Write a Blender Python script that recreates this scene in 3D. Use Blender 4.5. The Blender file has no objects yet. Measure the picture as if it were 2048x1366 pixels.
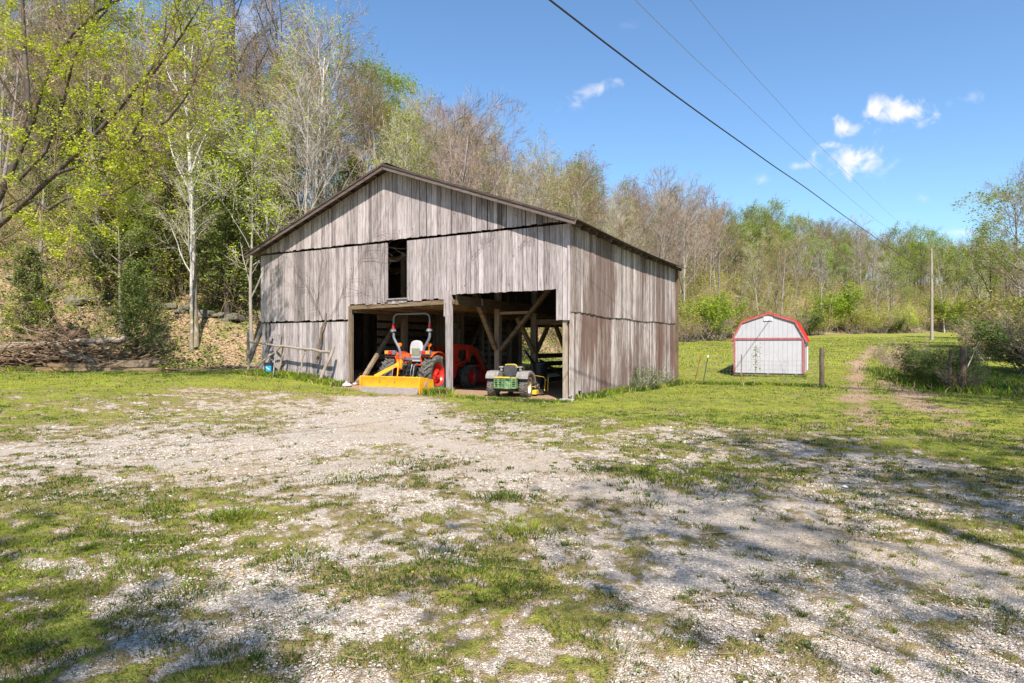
import bpy, bmesh, math, random
import numpy as np
from mathutils import Vector, Matrix, Euler
R = math.radians
random.seed(7)
S = bpy.context.scene
COL = S.collection

# ------------------------------------------------------------------ camera
CAMZ = 1.6
cam = bpy.data.objects.new('camera', bpy.data.cameras.new('camera'))
COL.objects.link(cam)
cam.location = (0, 0, CAMZ)
cam.rotation_euler = (R(90), 0, 0)
cam.data.sensor_width = 36
cam.data.lens = 36 * 1250 / 2048
cam.data.shift_y = 7 / 2048
cam.data.clip_start = 0.05
cam.data.clip_end = 3000
S.camera = cam

# ------------------------------------------------------------------ sky + sun
SUN_EL = 47.0
SUN_DIR = Vector((0.13, -0.99, 0)).normalized() * math.cos(R(SUN_EL)) + Vector((0, 0, math.sin(R(SUN_EL))))
W = bpy.data.worlds.new("World"); S.world = W; W.use_nodes = True
nt = W.node_tree; nd = nt.nodes; lk = nt.links; nd.clear()
out = nd.new('ShaderNodeOutputWorld'); bg = nd.new('ShaderNodeBackground'); bg.inputs[1].default_value = 0.108
sky = nd.new('ShaderNodeTexSky'); sky.sky_type = 'NISHITA'; sky.sun_disc = False
sky.sun_elevation = R(SUN_EL); sky.sun_rotation = math.atan2(SUN_DIR.x, SUN_DIR.y)
sky.air_density = 1.0; sky.dust_density = 0.4; sky.ozone_density = 1.6
tc = nd.new('ShaderNodeTexCoord')
sep = nd.new('ShaderNodeSeparateXYZ'); lk.new(tc.outputs['Generated'], sep.inputs[0])
def wm(op, a, b=None, c=None, clamp=False):
    n = nd.new('ShaderNodeMath'); n.operation = op; n.use_clamp = clamp
    for i, v in enumerate((a, b, c)):
        if v is None: continue
        if isinstance(v, (int, float)): n.inputs[i].default_value = v
        else: lk.new(v, n.inputs[i])
    return n.outputs[0]
ysafe = wm('MAXIMUM', sep.outputs[1], 0.05)
u = wm('DIVIDE', sep.outputs[0], ysafe); v = wm('DIVIDE', sep.outputs[2], ysafe)
comb = nd.new('ShaderNodeCombineXYZ'); lk.new(u, comb.inputs[0]); lk.new(v, comb.inputs[1])
nz = nd.new('ShaderNodeTexNoise'); nz.inputs['Scale'].default_value = 30; nz.inputs['Detail'].default_value = 7; nz.inputs['Roughness'].default_value = .55
nz.inputs['Distortion'].default_value = .5
lk.new(comb.outputs[0], nz.inputs['Vector'])
nval = wm('SUBTRACT', nz.outputs[0], 0.5)
tot = None
#   centre (u, v), half sizes, tilt, strength: a handful of small fair-weather clouds over the valley
for (cx, cy, rx, ry, tilt, st) in ((.618, .372, .046, .022, .05, 1), (.582, .378, .02, .017, .5, 1), (.534, .348, .021, .014, 0, .95),
                                   (.541, .297, .044, .024, -.05, 1), (.575, .303, .02, .012, .5, .8), (.128, .404, .042, .010, .42, .6), (.105, .388, .018, .010, .6, .45), (.397, .265, .017, .011, 0, .5),
                                   (.458, .287, .026, .007, .12, .55), (.733, .395, .018, .009, .2, .45), (.730, .179, .034, .006, 0, .5),
                                   (.605, .285, .03, .008, .5, .3), (.70, .387, .01, .008, 0, .3), (.66, .235, .012, .007, 0, .35), (.19, .512, .016, .008, 0, .25), (-.46, .50, .10, .03, .25, .55), (-.62, .40, .06, .05, 0, .4)):
    rx *= 1.35; ry *= 1.35
    du = wm('SUBTRACT', u, cx); dv = wm('SUBTRACT', v, cy)
    ct, stt = math.cos(tilt), math.sin(tilt)
    a1 = wm('MULTIPLY', wm('ADD', wm('MULTIPLY', du, ct), wm('MULTIPLY', dv, stt)), 1 / rx)
    b1 = wm('MULTIPLY', wm('SUBTRACT', wm('MULTIPLY', dv, ct), wm('MULTIPLY', du, stt)), 1 / ry)
    d2 = wm('SQRT', wm('ADD', wm('MULTIPLY', a1, a1), wm('MULTIPLY', b1, b1)))
    e = wm('SUBTRACT', 1.0, d2)
    e = wm('ADD', e, wm('MULTIPLY', nval, 3.0))
    e = wm('MULTIPLY', wm('MULTIPLY', e, .85, clamp=True), st)
    tot = e if tot is None else wm('MAXIMUM', tot, e)
mask = wm('MULTIPLY', tot, wm('GREATER_THAN', sep.outputs[1], 0.1))
ss = nd.new('ShaderNodeMapRange'); ss.interpolation_type = 'SMOOTHSTEP'; lk.new(mask, ss.inputs[0])
mix = nd.new('ShaderNodeMixRGB'); lk.new(ss.outputs[0], mix.inputs[0]); mix.inputs[2].default_value = (5.6, 5.5, 5.8, 1)
tint = nd.new('ShaderNodeMixRGB'); tint.blend_type = 'MULTIPLY'; tint.inputs[0].default_value = 1; tint.inputs[2].default_value = (.76, .95, 1.08, 1)
lk.new(sky.outputs[0], tint.inputs[1]); lk.new(tint.outputs[0], mix.inputs[1])
lk.new(mix.outputs[0], bg.inputs[0]); lk.new(bg.outputs[0], out.inputs[0])

sl = bpy.data.lights.new('sun', 'SUN'); sl.energy = 5.0; sl.angle = R(0.53); sl.color = (1, .93, .82)
so = bpy.data.objects.new('sun', sl); COL.objects.link(so); so.location = (0, -20, 40)
so.rotation_euler = (-SUN_DIR).to_track_quat('-Z', 'Y').to_euler()
S.view_settings.view_transform = 'Standard'; S.view_settings.look = 'None'
S.view_settings.exposure = 0.87; S.view_settings.gamma = 1
try:
    S.cycles.max_bounces = 6; S.cycles.diffuse_bounces = 3; S.cycles.glossy_bounces = 2
    S.cycles.transmission_bounces = 3; S.cycles.transparent_max_bounces = 8
except Exception: pass

# ------------------------------------------------------------------ materials
def newmat(name):
    m = bpy.data.materials.new(name); m.use_nodes = True
    n = m.node_tree.nodes; l = m.node_tree.links
    return m, n, l, n['Principled BSDF']
def mapped(n, l, stretch=(1, 1, 1), coord='Object', off=None):
    t = n.new('ShaderNodeTexCoord'); mp = n.new('ShaderNodeMapping'); mp.inputs['Scale'].default_value = stretch
    l.new(t.outputs[coord], mp.inputs[0])
    if off is not None: l.new(off, mp.inputs['Location'])
    return mp.outputs[0]
def noise(n, l, vec, scale, detail=4, rough=.55):
    t = n.new('ShaderNodeTexNoise'); t.inputs['Scale'].default_value = scale; t.inputs['Detail'].default_value = detail
    t.inputs['Roughness'].default_value = rough; l.new(vec, t.inputs['Vector']); return t.outputs[0]
def ramp(n, l, fac, stops):
    r = n.new('ShaderNodeValToRGB'); l.new(fac, r.inputs[0]); e = r.color_ramp.elements
    while len(e) < len(stops): e.new(.5)
    for i, (p, c) in enumerate(stops):
        e[i].position = p; e[i].color = (*c, 1) if len(c) == 3 else c
    return r.outputs[0]
def mixc(n, l, fac, a, b, mode='MIX'):
    m = n.new('ShaderNodeMixRGB'); m.blend_type = mode
    for i, v in enumerate((fac, a, b)):
        if isinstance(v, (int, float)): m.inputs[i].default_value = v
        elif isinstance(v, tuple): m.inputs[i].default_value = (*v, 1) if len(v) == 3 else v
        else: l.new(v, m.inputs[i])
    return m.outputs[0]
def math_(n, l, op, a, b=None, clamp=False):
    m = n.new('ShaderNodeMath'); m.operation = op; m.use_clamp = clamp
    for i, v in enumerate((a, b)):
        if v is None: continue
        if isinstance(v, (int, float)): m.inputs[i].default_value = v
        else: l.new(v, m.inputs[i])
    return m.outputs[0]
def bump(n, l, h, bs, strength=.3, dist=.01):
    b = n.new('ShaderNodeBump'); b.inputs['Strength'].default_value = strength; b.inputs['Distance'].default_value = dist
    l.new(h, b.inputs['Height']); l.new(b.outputs[0], bs.inputs['Normal'])
def attr(n, name, out='Fac'):
    a = n.new('ShaderNodeAttribute'); a.attribute_name = name; return a.outputs[out]

def paint(name, c1, c2=None, scale=6, rough=.5, metal=0., bmp=.05, stretch=(1, 1, 1), dirt=None, dirt_amt=.4, spec=.5):
    m, n, l, bs = newmat(name)
    c2 = c2 or tuple(x * .75 for x in c1)
    v = mapped(n, l, stretch)
    f = noise(n, l, v, scale, 5)
    c = ramp(n, l, f, [(.35, c1), (.68, c2)])
    if dirt:
        f2 = noise(n, l, v, scale * 2.3, 8, .7)
        fr = n.new('ShaderNodeMapRange'); l.new(f2, fr.inputs[0]); fr.inputs[1].default_value = .5; fr.inputs[2].default_value = .72; fr.inputs[4].default_value = dirt_amt
        c = mixc(n, l, fr.outputs[0], c, dirt)
    l.new(c, bs.inputs['Base Color'])
    bs.inputs['Roughness'].default_value = rough; bs.inputs['Metallic'].default_value = metal
    bs.inputs['Specular IOR Level'].default_value = spec
    if bmp: bump(n, l, noise(n, l, v, scale * 8, 3), bs, bmp, .005)
    return m

def wood(name, dark, mid, light, stain=None, stain_amt=0., rough=.85, vert=True):
    m, n, l, bs = newmat(name)
    rnd = attr(n, 'rnd')
    offs = n.new('ShaderNodeCombineXYZ')
    l.new(math_(n, l, 'MULTIPLY', rnd, 37.0), offs.inputs[0]); l.new(math_(n, l, 'MULTIPLY', rnd, 71.0), offs.inputs[2])
    st = (1, 1, .045) if vert else (.06, .06, 1)
    v = mapped(n, l, st, off=offs.outputs[0])
    v2 = mapped(n, l, (1, 1, .25) if vert else (.25, .25, 1), off=offs.outputs[0])
    f1 = noise(n, l, v, 34, 8, .7)
    f2 = noise(n, l, v, 95, 4, .6)
    f3 = noise(n, l, v2, 9, 6, .7)
    f = math_(n, l, 'ADD', math_(n, l, 'MULTIPLY', f1, .55), math_(n, l, 'ADD', math_(n, l, 'MULTIPLY', f2, .2), math_(n, l, 'MULTIPLY', f3, .25)))
    f = math_(n, l, 'ADD', f, math_(n, l, 'MULTIPLY', math_(n, l, 'SUBTRACT', rnd, .5), .08))
    c = ramp(n, l, f, [(.37, dark), (.465, mid), (.59, light)])
    hs = n.new('ShaderNodeHueSaturation'); l.new(c, hs.inputs['Color'])
    l.new(math_(n, l, 'ADD', .84, math_(n, l, 'SUBTRACT', math_(n, l, 'MULTIPLY', rnd, .3), math_(n, l, 'MULTIPLY', math_(n, l, 'GREATER_THAN', math_(n, l, 'FRACT', math_(n, l, 'MULTIPLY', rnd, 13.7)), .88), .25))), hs.inputs['Value'])
    l.new(math_(n, l, 'ADD', .6, math_(n, l, 'MULTIPLY', noise(n, l, v2, 1.3, 2), .9)), hs.inputs['Saturation'])
    c = hs.outputs[0]
    # knots and weather stains
    vo = n.new('ShaderNodeTexVoronoi'); vo.inputs['Scale'].default_value = 3.2; l.new(mapped(n, l, (1, 1, .5) if vert else (.5, .5, 1), off=offs.outputs[0]), vo.inputs['Vector'])
    kn = n.new('ShaderNodeMapRange'); l.new(vo.outputs['Distance'], kn.inputs[0]); kn.inputs[1].default_value = .035; kn.inputs[2].default_value = .09; kn.inputs[3].default_value = .75; kn.inputs[4].default_value = 0
    c = mixc(n, l, kn.outputs[0], c, tuple(x * .5 for x in dark))
    if stain:
        ps = mapped(n, l, (1, 1, .35))
        s1 = noise(n, l, ps, .55, 4, .6); s2 = noise(n, l, v, 20, 5, .6)
        s = math_(n, l, 'ADD', math_(n, l, 'MULTIPLY', s1, 1.3), math_(n, l, 'MULTIPLY', s2, .5))
        mr = n.new('ShaderNodeMapRange'); l.new(s, mr.inputs[0]); mr.inputs[1].default_value = .84; mr.inputs[2].default_value = .99; mr.inputs[4].default_value = stain_amt
        c = mixc(n, l, mr.outputs[0], c, stain)
    l.new(c, bs.inputs['Base Color']); bs.inputs['Roughness'].default_value = rough; bs.inputs['Specular IOR Level'].default_value = .2
    bump(n, l, f, bs, .5, .01)
    return m

def leafmat(name, c1, c2, trans=.35, objrand=True):
    m, n, l, bs = newmat(name)
    oi = n.new('ShaderNodeObjectInfo')
    g = n.new('ShaderNodeNewGeometry')
    f = noise(n, l, mapped(n, l), 1.1, 3)
    f = math_(n, l, 'ADD', math_(n, l, 'MULTIPLY', f, .6), math_(n, l, 'MULTIPLY', g.outputs['Random Per Island'], .4))
    c = ramp(n, l, f, [(.25, c1), (.75, c2)])
    hs = n.new('ShaderNodeHueSaturation'); l.new(c, hs.inputs['Color'])
    if objrand:
        l.new(math_(n, l, 'ADD', .485, math_(n, l, 'MULTIPLY', oi.outputs['Random'], .03)), hs.inputs['Hue'])
        l.new(math_(n, l, 'ADD', .8, math_(n, l, 'MULTIPLY', oi.outputs['Random'], .45)), hs.inputs['Value'])
    l.new(hs.outputs[0], bs.inputs['Base Color']); bs.inputs['Roughness'].default_value = .6; bs.inputs['Specular IOR Level'].default_value = .25
    tr = n.new('ShaderNodeBsdfTranslucent'); l.new(mixc(n, l, 1.0, hs.outputs[0], (1.3, 1.35, .7), 'MULTIPLY'), tr.inputs[0])
    mx = n.new('ShaderNodeMixShader'); mx.inputs[0].default_value = trans
    l.new(bs.outputs[0], mx.inputs[1]); l.new(tr.outputs[0], mx.inputs[2]); l.new(mx.outputs[0], n['Material Output'].inputs[0])
    return m
def barkmat(name, c1, c2, scale=6, st=(1, 1, .25), patch=None, objrand=.3):
    m, n, l, bs = newmat(name)
    v = mapped(n, l, st); f = noise(n, l, v, scale, 6, .65)
    c = ramp(n, l, f, [(.35, c1), (.65, c2)])
    if patch:
        f2 = noise(n, l, mapped(n, l, (1, 1, .5)), 3.3, 5, .6)
        z = n.new('ShaderNodeSeparateXYZ'); l.new(mapped(n, l), z.inputs[0])
        zz = n.new('ShaderNodeMapRange'); l.new(z.outputs[2], zz.inputs[0]); zz.inputs[1].default_value = 0; zz.inputs[2].default_value = 9; zz.inputs[3].default_value = .18; zz.inputs[4].default_value = -.16
        mr = n.new('ShaderNodeMapRange'); l.new(math_(n, l, 'ADD', f2, zz.outputs[0]), mr.inputs[0]); mr.inputs[1].default_value = .5; mr.inputs[2].default_value = .58
        c = mixc(n, l, mr.outputs[0], c, patch)
    oi = n.new('ShaderNodeObjectInfo')
    hs = n.new('ShaderNodeHueSaturation'); l.new(c, hs.inputs['Color'])
    l.new(math_(n, l, 'ADD', 1 - objrand / 2, math_(n, l, 'MULTIPLY', oi.outputs['Random'], objrand)), hs.inputs['Value'])
    l.new(hs.outputs[0], bs.inputs['Base Color']); bs.inputs['Roughness'].default_value = .9; bs.inputs['Specular IOR Level'].default_value = .15
    bump(n, l, f, bs, .5, .02)
    return m
def colattr(name, rough=.7, trans=0., an='col'):
    m, n, l, bs = newmat(name)
    c = attr(n, an, 'Color')
    g = n.new('ShaderNodeNewGeometry')
    hs = n.new('ShaderNodeHueSaturation'); l.new(c, hs.inputs['Color'])
    l.new(math_(n, l, 'ADD', .85, math_(n, l, 'MULTIPLY', noise(n, l, mapped(n, l), 60, 2), .3)), hs.inputs['Value'])
    l.new(hs.outputs[0], bs.inputs['Base Color']); bs.inputs['Roughness'].default_value = rough; bs.inputs['Specular IOR Level'].default_value = .12
    if trans:
        tr = n.new('ShaderNodeBsdfTranslucent'); l.new(hs.outputs[0], tr.inputs[0])
        mx = n.new('ShaderNodeMixShader'); mx.inputs[0].default_value = trans
        l.new(bs.outputs[0], mx.inputs[1]); l.new(tr.outputs[0], mx.inputs[2]); l.new(mx.outputs[0], n['Material Output'].inputs[0])
    return m

# ------------------------------------------------------------------ mesh building
def tag(o, label=None, cat=None, group=None, kind=None):
    if label: o['label'] = label
    if cat: o['category'] = cat
    if group: o['group'] = group
    if kind: o['kind'] = kind
    return o
def empty(name, loc=(0, 0, 0), rz=0, label=None, cat=None, group=None, scale=1, rot=None):
    o = bpy.data.objects.new(name, None); COL.objects.link(o); o.empty_display_size = .2
    o.location = loc; o.rotation_euler = rot or (0, 0, rz); o.scale = (scale,) * 3
    return tag(o, label, cat, group)
def link(name, me, parent=None):
    o = bpy.data.objects.new(name, me); COL.objects.link(o)
    if parent is not None: o.parent = parent
    return o
def npmesh(name, verts, faces, mats, midx=None, smooth=True, attrs=None):
    """faces: list of int arrays (n,3) or (n,4); attrs: {name: (type, domain, array)}"""
    me = bpy.data.meshes.new(name)
    verts = np.asarray(verts, np.float32)
    me.vertices.add(len(verts)); me.vertices.foreach_set('co', verts.ravel())
    faces = [np.asarray(f, np.int32) for f in faces if len(f)]
    loops = np.concatenate([f.ravel() for f in faces]); tot = np.concatenate([np.full(len(f), f.shape[1], np.int32) for f in faces])
    start = np.concatenate([[0], np.cumsum(tot)[:-1]]).astype(np.int32)
    me.loops.add(len(loops)); me.loops.foreach_set('vertex_index', loops)
    me.polygons.add(len(tot)); me.polygons.foreach_set('loop_start', start); me.polygons.foreach_set('loop_total', tot)
    me.update(calc_edges=True)
    for m in mats: me.materials.append(m)
    if midx is not None: me.polygons.foreach_set('material_index', np.asarray(midx, np.int32))
    me.polygons.foreach_set('use_smooth', np.full(len(tot), bool(smooth)))
    for k, (ty, dom, arr) in (attrs or {}).items():
        a = me.attributes.new(k, ty, dom)
        a.data.foreach_set('color' if 'COLOR' in ty else 'value', np.asarray(arr, np.float32).ravel())
    return me

class MB:
    def __init__(s): s.v = []; s.f = []; s.m = []; s.r = []; s.cur = 0; s.rn = .5; s.mx = None
    def add(s, vs, fs):
        b = len(s.v)
        for p in vs:
            p = Vector(p)
            if s.mx is not None: p = s.mx @ p
            s.v.append(tuple(p))
        for f in fs: s.f.append(tuple(b + i for i in f)); s.m.append(s.cur); s.r.append(s.rn)
    def rand(s): s.rn = random.random(); return s
    def mat(s, i): s.cur = i; return s
    def hexa(s, p):   # 8 points: bottom 4 ccw, top 4 ccw
        s.add(p, [(3, 2, 1, 0), (4, 5, 6, 7), (0, 1, 5, 4), (1, 2, 6, 5), (2, 3, 7, 6), (3, 0, 4, 7)])
    def box(s, c, sz, rot=None):
        x, y, z = (k / 2 for k in sz); M_ = Euler(rot).to_matrix() if rot else Matrix.Identity(3); c = Vector(c)
        s.hexa([c + M_ @ Vector(q) for q in ((-x, -y, -z), (x, -y, -z), (x, y, -z), (-x, y, -z), (-x, -y, z), (x, -y, z), (x, y, z), (-x, y, z))])
    def beam(s, a, b, w, h, up=(0, 0, 1), jit=0):
        a = Vector(a); b = Vector(b); d = (b - a).normalized(); up = Vector(up)
        if abs(d.dot(up)) > .99: up = Vector((0, 1, 0))
        sd = d.cross(up).normalized(); u2 = sd.cross(d)
        P = []
        for q in (a, b):
            for (i, j) in ((-1, -1), (1, -1), (1, 1), (-1, 1)):
                P.append(q + sd * i * w / 2 + u2 * j * h / 2)
        s.add(P, [(3, 2, 1, 0), (4, 5, 6, 7), (0, 1, 5, 4), (1, 2, 6, 5), (2, 3, 7, 6), (3, 0, 4, 7)])
    def tube(s, pts, r, n=8, caps=True, closed=False):
        pts = [Vector(p) for p in pts]; K = len(pts)
        rs = r if isinstance(r, (list, tuple)) else [r] * K
        vs = []; nrm = None
        for i, p in enumerate(pts):
            if closed: t = (pts[(i + 1) % K] - pts[i - 1]).normalized()
            else: t = (pts[min(i + 1, K - 1)] - pts[max(i - 1, 0)]).normalized()
            if nrm is None:
                nrm = t.orthogonal().normalized()
            nrm = (nrm - t * nrm.dot(t)).normalized(); b = t.cross(nrm)
            for k in range(n):
                a = 2 * math.pi * k / n
                vs.append(p + (nrm * math.cos(a) + b * math.sin(a)) * rs[i])
        fs = []
        for i in range(K if closed else K - 1):
            j = (i + 1) % K
            for k in range(n):
                k2 = (k + 1) % n
                fs.append((i * n + k, i * n + k2, j * n + k2, j * n + k))
        if caps and not closed:
            fs.append(tuple(range(n))[::-1]); fs.append(tuple((K - 1) * n + k for k in range(n)))
        s.add(vs, fs)
    def cyl(s, a, b, r, n=16, r2=None): s.tube([a, b], [r, r if r2 is None else r2], n)
    def lathe(s, prof, c, axis='x', n=24, closed=False):
        """prof: [(r, t)] radius and offset along axis"""
        c = Vector(c); vs = []; K = len(prof)
        for (r, t) in prof:
            for k in range(n):
                a = 2 * math.pi * k / n; p = (t, r * math.cos(a), r * math.sin(a))
                if axis == 'y': p = (p[1], p[0], p[2])
                if axis == 'z': p = (p[1], p[2], p[0])
                vs.append(c + Vector(p))
        fs = []
        for i in range(K if closed else K - 1):
            j = (i + 1) % K
            for k in range(n): fs.append((i * n + k, i * n + (k + 1) % n, j * n + (k + 1) % n, j * n + k))
        if not closed:
            fs.append(tuple(range(n))); fs.append(tuple((K - 1) * n + k for k in range(n)))
        s.add(vs, fs)
    def prism(s, poly, o, ux, uy, depth):
        """2d polygon in plane (ux, uy) at o, thickened along ux x uy by depth (centred)"""
        o = Vector(o); ux = Vector(ux).normalized(); uy = Vector(uy).normalized(); nn = ux.cross(uy).normalized()
        n = len(poly); vs = [o + ux * a + uy * b - nn * depth / 2 for a, b in poly] + [o + ux * a + uy * b + nn * depth / 2 for a, b in poly]
        fs = [tuple(range(n))[::-1], tuple(range(n, 2 * n))] + [(i, (i + 1) % n, n + (i + 1) % n, n + i) for i in range(n)]
        s.add(vs, fs)
    def ball(s, c, r, n=12, m=8):
        prof = [(max(1e-4, math.sin(math.pi * i / m)) * r, -math.cos(math.pi * i / m) * r) for i in range(m + 1)]
        s.lathe(prof, c, 'z', n)
    def build(s, name, mats, parent=None, smooth=True, bevel=0, ang=35):
        me = bpy.data.meshes.new(name); me.from_pydata(s.v, [], s.f); me.update()
        for m in (mats if isinstance(mats, (list, tuple)) else [mats]): me.materials.append(m)
        me.polygons.foreach_set('material_index', s.m)
        a = me.attributes.new('rnd', 'FLOAT', 'FACE'); a.data.foreach_set('value', s.r)
        bm = bmesh.new(); bm.from_mesh(me); bmesh.ops.recalc_face_normals(bm, faces=bm.faces); bm.to_mesh(me); bm.free()
        if smooth:
            me.polygons.foreach_set('use_smooth', [True] * len(me.polygons)); me.set_sharp_from_angle(angle=R(ang))
        o = link(name, me, parent)
        if bevel:
            b = o.modifiers.new('bevel', 'BEVEL'); b.width = bevel; b.segments = 2; b.limit_method = 'ANGLE'; b.angle_limit = R(40)
        return o

# ------------------------------------------------------------------ noise + terrain
def _h(ix, iy, seed):
    n = (ix.astype(np.int64) * 374761393 + iy.astype(np.int64) * 668265263 + seed * 2147483647) & 0xffffffff
    n = ((n ^ (n >> 13)) * 1274126177) & 0xffffffff
    return ((n ^ (n >> 16)) & 0xffff) / 65535.0
def vn(x, y, seed=0):
    x = np.asarray(x, float); y = np.asarray(y, float)
    ix = np.floor(x); iy = np.floor(y); fx = x - ix; fy = y - iy; fx = fx * fx * (3 - 2 * fx); fy = fy * fy * (3 - 2 * fy)
    a = _h(ix, iy, seed); b = _h(ix + 1, iy, seed); c = _h(ix, iy + 1, seed); d = _h(ix + 1, iy + 1, seed)
    return (a * (1 - fx) + b * fx) * (1 - fy) + (c * (1 - fx) + d * fx) * fy
def fbm(x, y, o=4, seed=0):
    s = 0; a = .5; t = 0
    for k in range(o):
        s = s + a * vn(x * 2 ** k + 17.3 * k, y * 2 ** k - 9.1 * k, seed + k); t += a; a *= .5
    return s / t
def sst(a, b, x):
    t = np.clip((x - a) / (b - a), 0, 1); return t * t * (3 - 2 * t)
# barn frame: origin at the near corner, x along the front towards the right, y into the building
BO = np.array([1.61, 17.7]); BX = np.array([.869, -.494]); BY = np.array([.494, .869]); BARN_ROT = math.atan2(-.494, .869)
def barn_xy(x, y):
    dx = np.asarray(x) - BO[0]; dy = np.asarray(y) - BO[1]
    return dx * BX[0] + dy * BX[1], dx * BY[0] + dy * BY[1]
def bw(x, y, z=0): p = BO + BX * x + BY * y; return (float(p[0]), float(p[1]), z)
FX = np.array([-200, -110, -60, -36, -22, -12.5, -4, 3, 12, 22, 40, 62, 90, 160, 400.])
FY = np.array([-60, -30, 8, 22, 28.5, 31.5, 36.5, 45, 58, 68, 84, 100, 116, 150, 230.])
def hill_s(x, y):
    yf = np.interp(x, FX, FY) + 1.8 * (fbm(x / 9., y / 9. * 0 + 3, 2, 5) - .5) * 2
    return (y - yf) * np.interp(x, [-60, -25, 0, 40], [.75, .92, .8, .75])
def height(x, y, detail=True):
    x = np.asarray(x, float); y = np.asarray(y, float)
    d = (-x * .5 + (y - 16) * .6 - 1.5) / 8.5
    z = .5 * sst(0, 1, d) * sst(6, 0, x)
    z = z * (1 - .95 * np.exp(-((x + 3.7) ** 2 + (y - 19.6) ** 2) / 3.5))
    z = z + .05 * np.maximum(0, y - 25 - 2 * sst(10, 0, x)) ** 1.0 * sst(2, 10, x) * sst(-1, 12, y - 25) * np.interp(y, [25, 85, 140], [1, 1, .75])
    z = z + .25 * sst(24, 40, x) * sst(14, 22, y) * 0
    bx, by = barn_xy(x, y)
    ins = sst(-8.55, -8.2, bx) * sst(.3, -.1, bx) * sst(-.1, .5, by) * sst(11.6, 11.0, by)
    z = z * (1 - ins)
    z = z - .1 * sst(2, 9, by) * sst(-2, 1, bx) * sst(5, 1, bx)
    s = hill_s(x, y)
    sp = np.maximum(0, s)
    H = np.interp(x, [-60, -25, -5, 15, 45, 90, 160], [29, 23, 19.5, 19, 22, 24, 22]); sl = np.interp(x, [-40, -20, -5, 10, 60], [.76, .70, .60, .50, .46])
    hz = H * (1 - np.exp(-sp * sl / H)) * sst(0, 3, sp)
    hz = hz + (fbm(x / 7., y / 7., 3, 11) - .5) * 2.2 * sst(1, 8, s) + (fbm(x / 2.1, y / 2.1, 2, 12) - .5) * .6 * sst(0, 4, s)
    z = z + hz
    z = z + (fbm(x / 3.0, y / 3.0, 3, 21) - .5) * .10 * (1 - ins) * sst(2, 6, np.hypot(x, y))
    return z
def hz(x, y): return float(height(x, y))

# how much grass grows where: (pixel-free) table of ground points -> density, listed as bearing x/y and distance y
_G = """0,800,1 200,800,1 400,775,1 600,775,1 690,780,.9 790,800,.15 900,800,.8 1020,815,.95 1200,820,.95 1400,800,1 1700,800,.95 2000,800,1
0,840,.8 200,835,.55 330,815,.55 450,812,.45 600,805,.55 720,812,.25 850,825,.35 1000,835,.7 1150,845,.55 1300,835,.85 1500,840,.9 1800,850,.95 2048,860,1
0,870,.5 150,865,.4 300,850,.45 500,845,.45 700,840,.15 900,845,.2 1060,855,.35 1200,865,.55 1350,858,.35 1500,870,.5 1700,880,.7 1900,900,.85 2048,920,.9
0,905,.12 250,890,.1 450,890,.12 650,885,.08 850,880,.15 1000,885,.3 1150,895,.55 1300,890,.6 1450,895,.4 1650,900,.4 1850,925,.4 2048,945,.4
0,950,.25 150,935,.15 350,925,.1 550,925,.08 750,920,.1 870,930,.4 1000,920,.05 1100,915,.15 1250,945,.85 1350,950,.8 1500,940,.5 1750,950,.4 2000,980,.35
0,1000,.5 130,960,.55 250,960,.45 450,975,.5 600,970,.3 720,960,.25 850,975,.35 950,965,.3 1050,960,.15 1200,970,.08 1300,985,.3 1550,990,.6 1700,1000,.5 1900,1020,.45
0,1060,.7 200,1020,.6 350,1030,.6 470,1020,.7 600,1030,.45 700,1010,.3 800,1030,.35 900,1010,.45 1040,1005,.6 1150,1010,.3 1250,1000,.15 1400,1030,.15 1600,1030,.4 1850,1060,.5 2040,1070,.5
0,1150,.75 150,1100,.7 300,1110,.6 450,1120,.5 600,1100,.5 700,1080,.4 800,1070,.35 930,1100,.35 1040,1070,.6 1150,1090,.35 1300,1080,.3 1450,1060,.25 1600,1080,.15 1800,1120,.2 2040,1150,.25
100,1230,.65 300,1220,.55 500,1210,.45 650,1200,.45 800,1190,.45 950,1180,.7 1040,1220,.6 1200,1190,.45 1400,1180,.3 1600,1200,.25 1800,1230,.25 2000,1230,.2
50,1330,.85 250,1330,.65 450,1340,.6 600,1320,.4 850,1340,.6 1000,1350,.5 1150,1320,.6 1300,1330,.45 1500,1330,.4 1700,1330,.3 2000,1340,.15"""
_G = np.array([[float(k) for k in t.split(',')] for t in _G.split()])
GU = (_G[:, 0] - 1024) / 1250; GV = np.log(2000 / (_G[:, 1] - 690)); GG = _G[:, 2]
TRK = [np.array([[7.2, 12.5], [10.1, 18.2], [14.1, 25.6], [20, 36], [32, 55]]), np.array([[7.5, 10.5], [10.6, 16], [16.2, 26.7], [22.5, 37], [35, 56]])]
def seg_d(x, y, P):
    d = np.full(np.shape(x), 1e9)
    for a, b in zip(P[:-1], P[1:]):
        ab = b - a; t = np.clip(((x - a[0]) * ab[0] + (y - a[1]) * ab[1]) / (ab @ ab), 0, 1)
        d = np.minimum(d, np.hypot(x - a[0] - t * ab[0], y - a[1] - t * ab[1]))
    return d
WORN = np.array([[-3.4, 14.], [-2.6, 11.1], [-.2, 9.4], [1.04, 7.4], [2.12, 5.7], [2.9, 4.6], [3.6, 3.7], [5, 2.6]])
def worn(x, y):
    return sst(.62, .25, seg_d(x, y, WORN) + (fbm(x / .5, y / .5, 3, 131) - .5) * .7)
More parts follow.
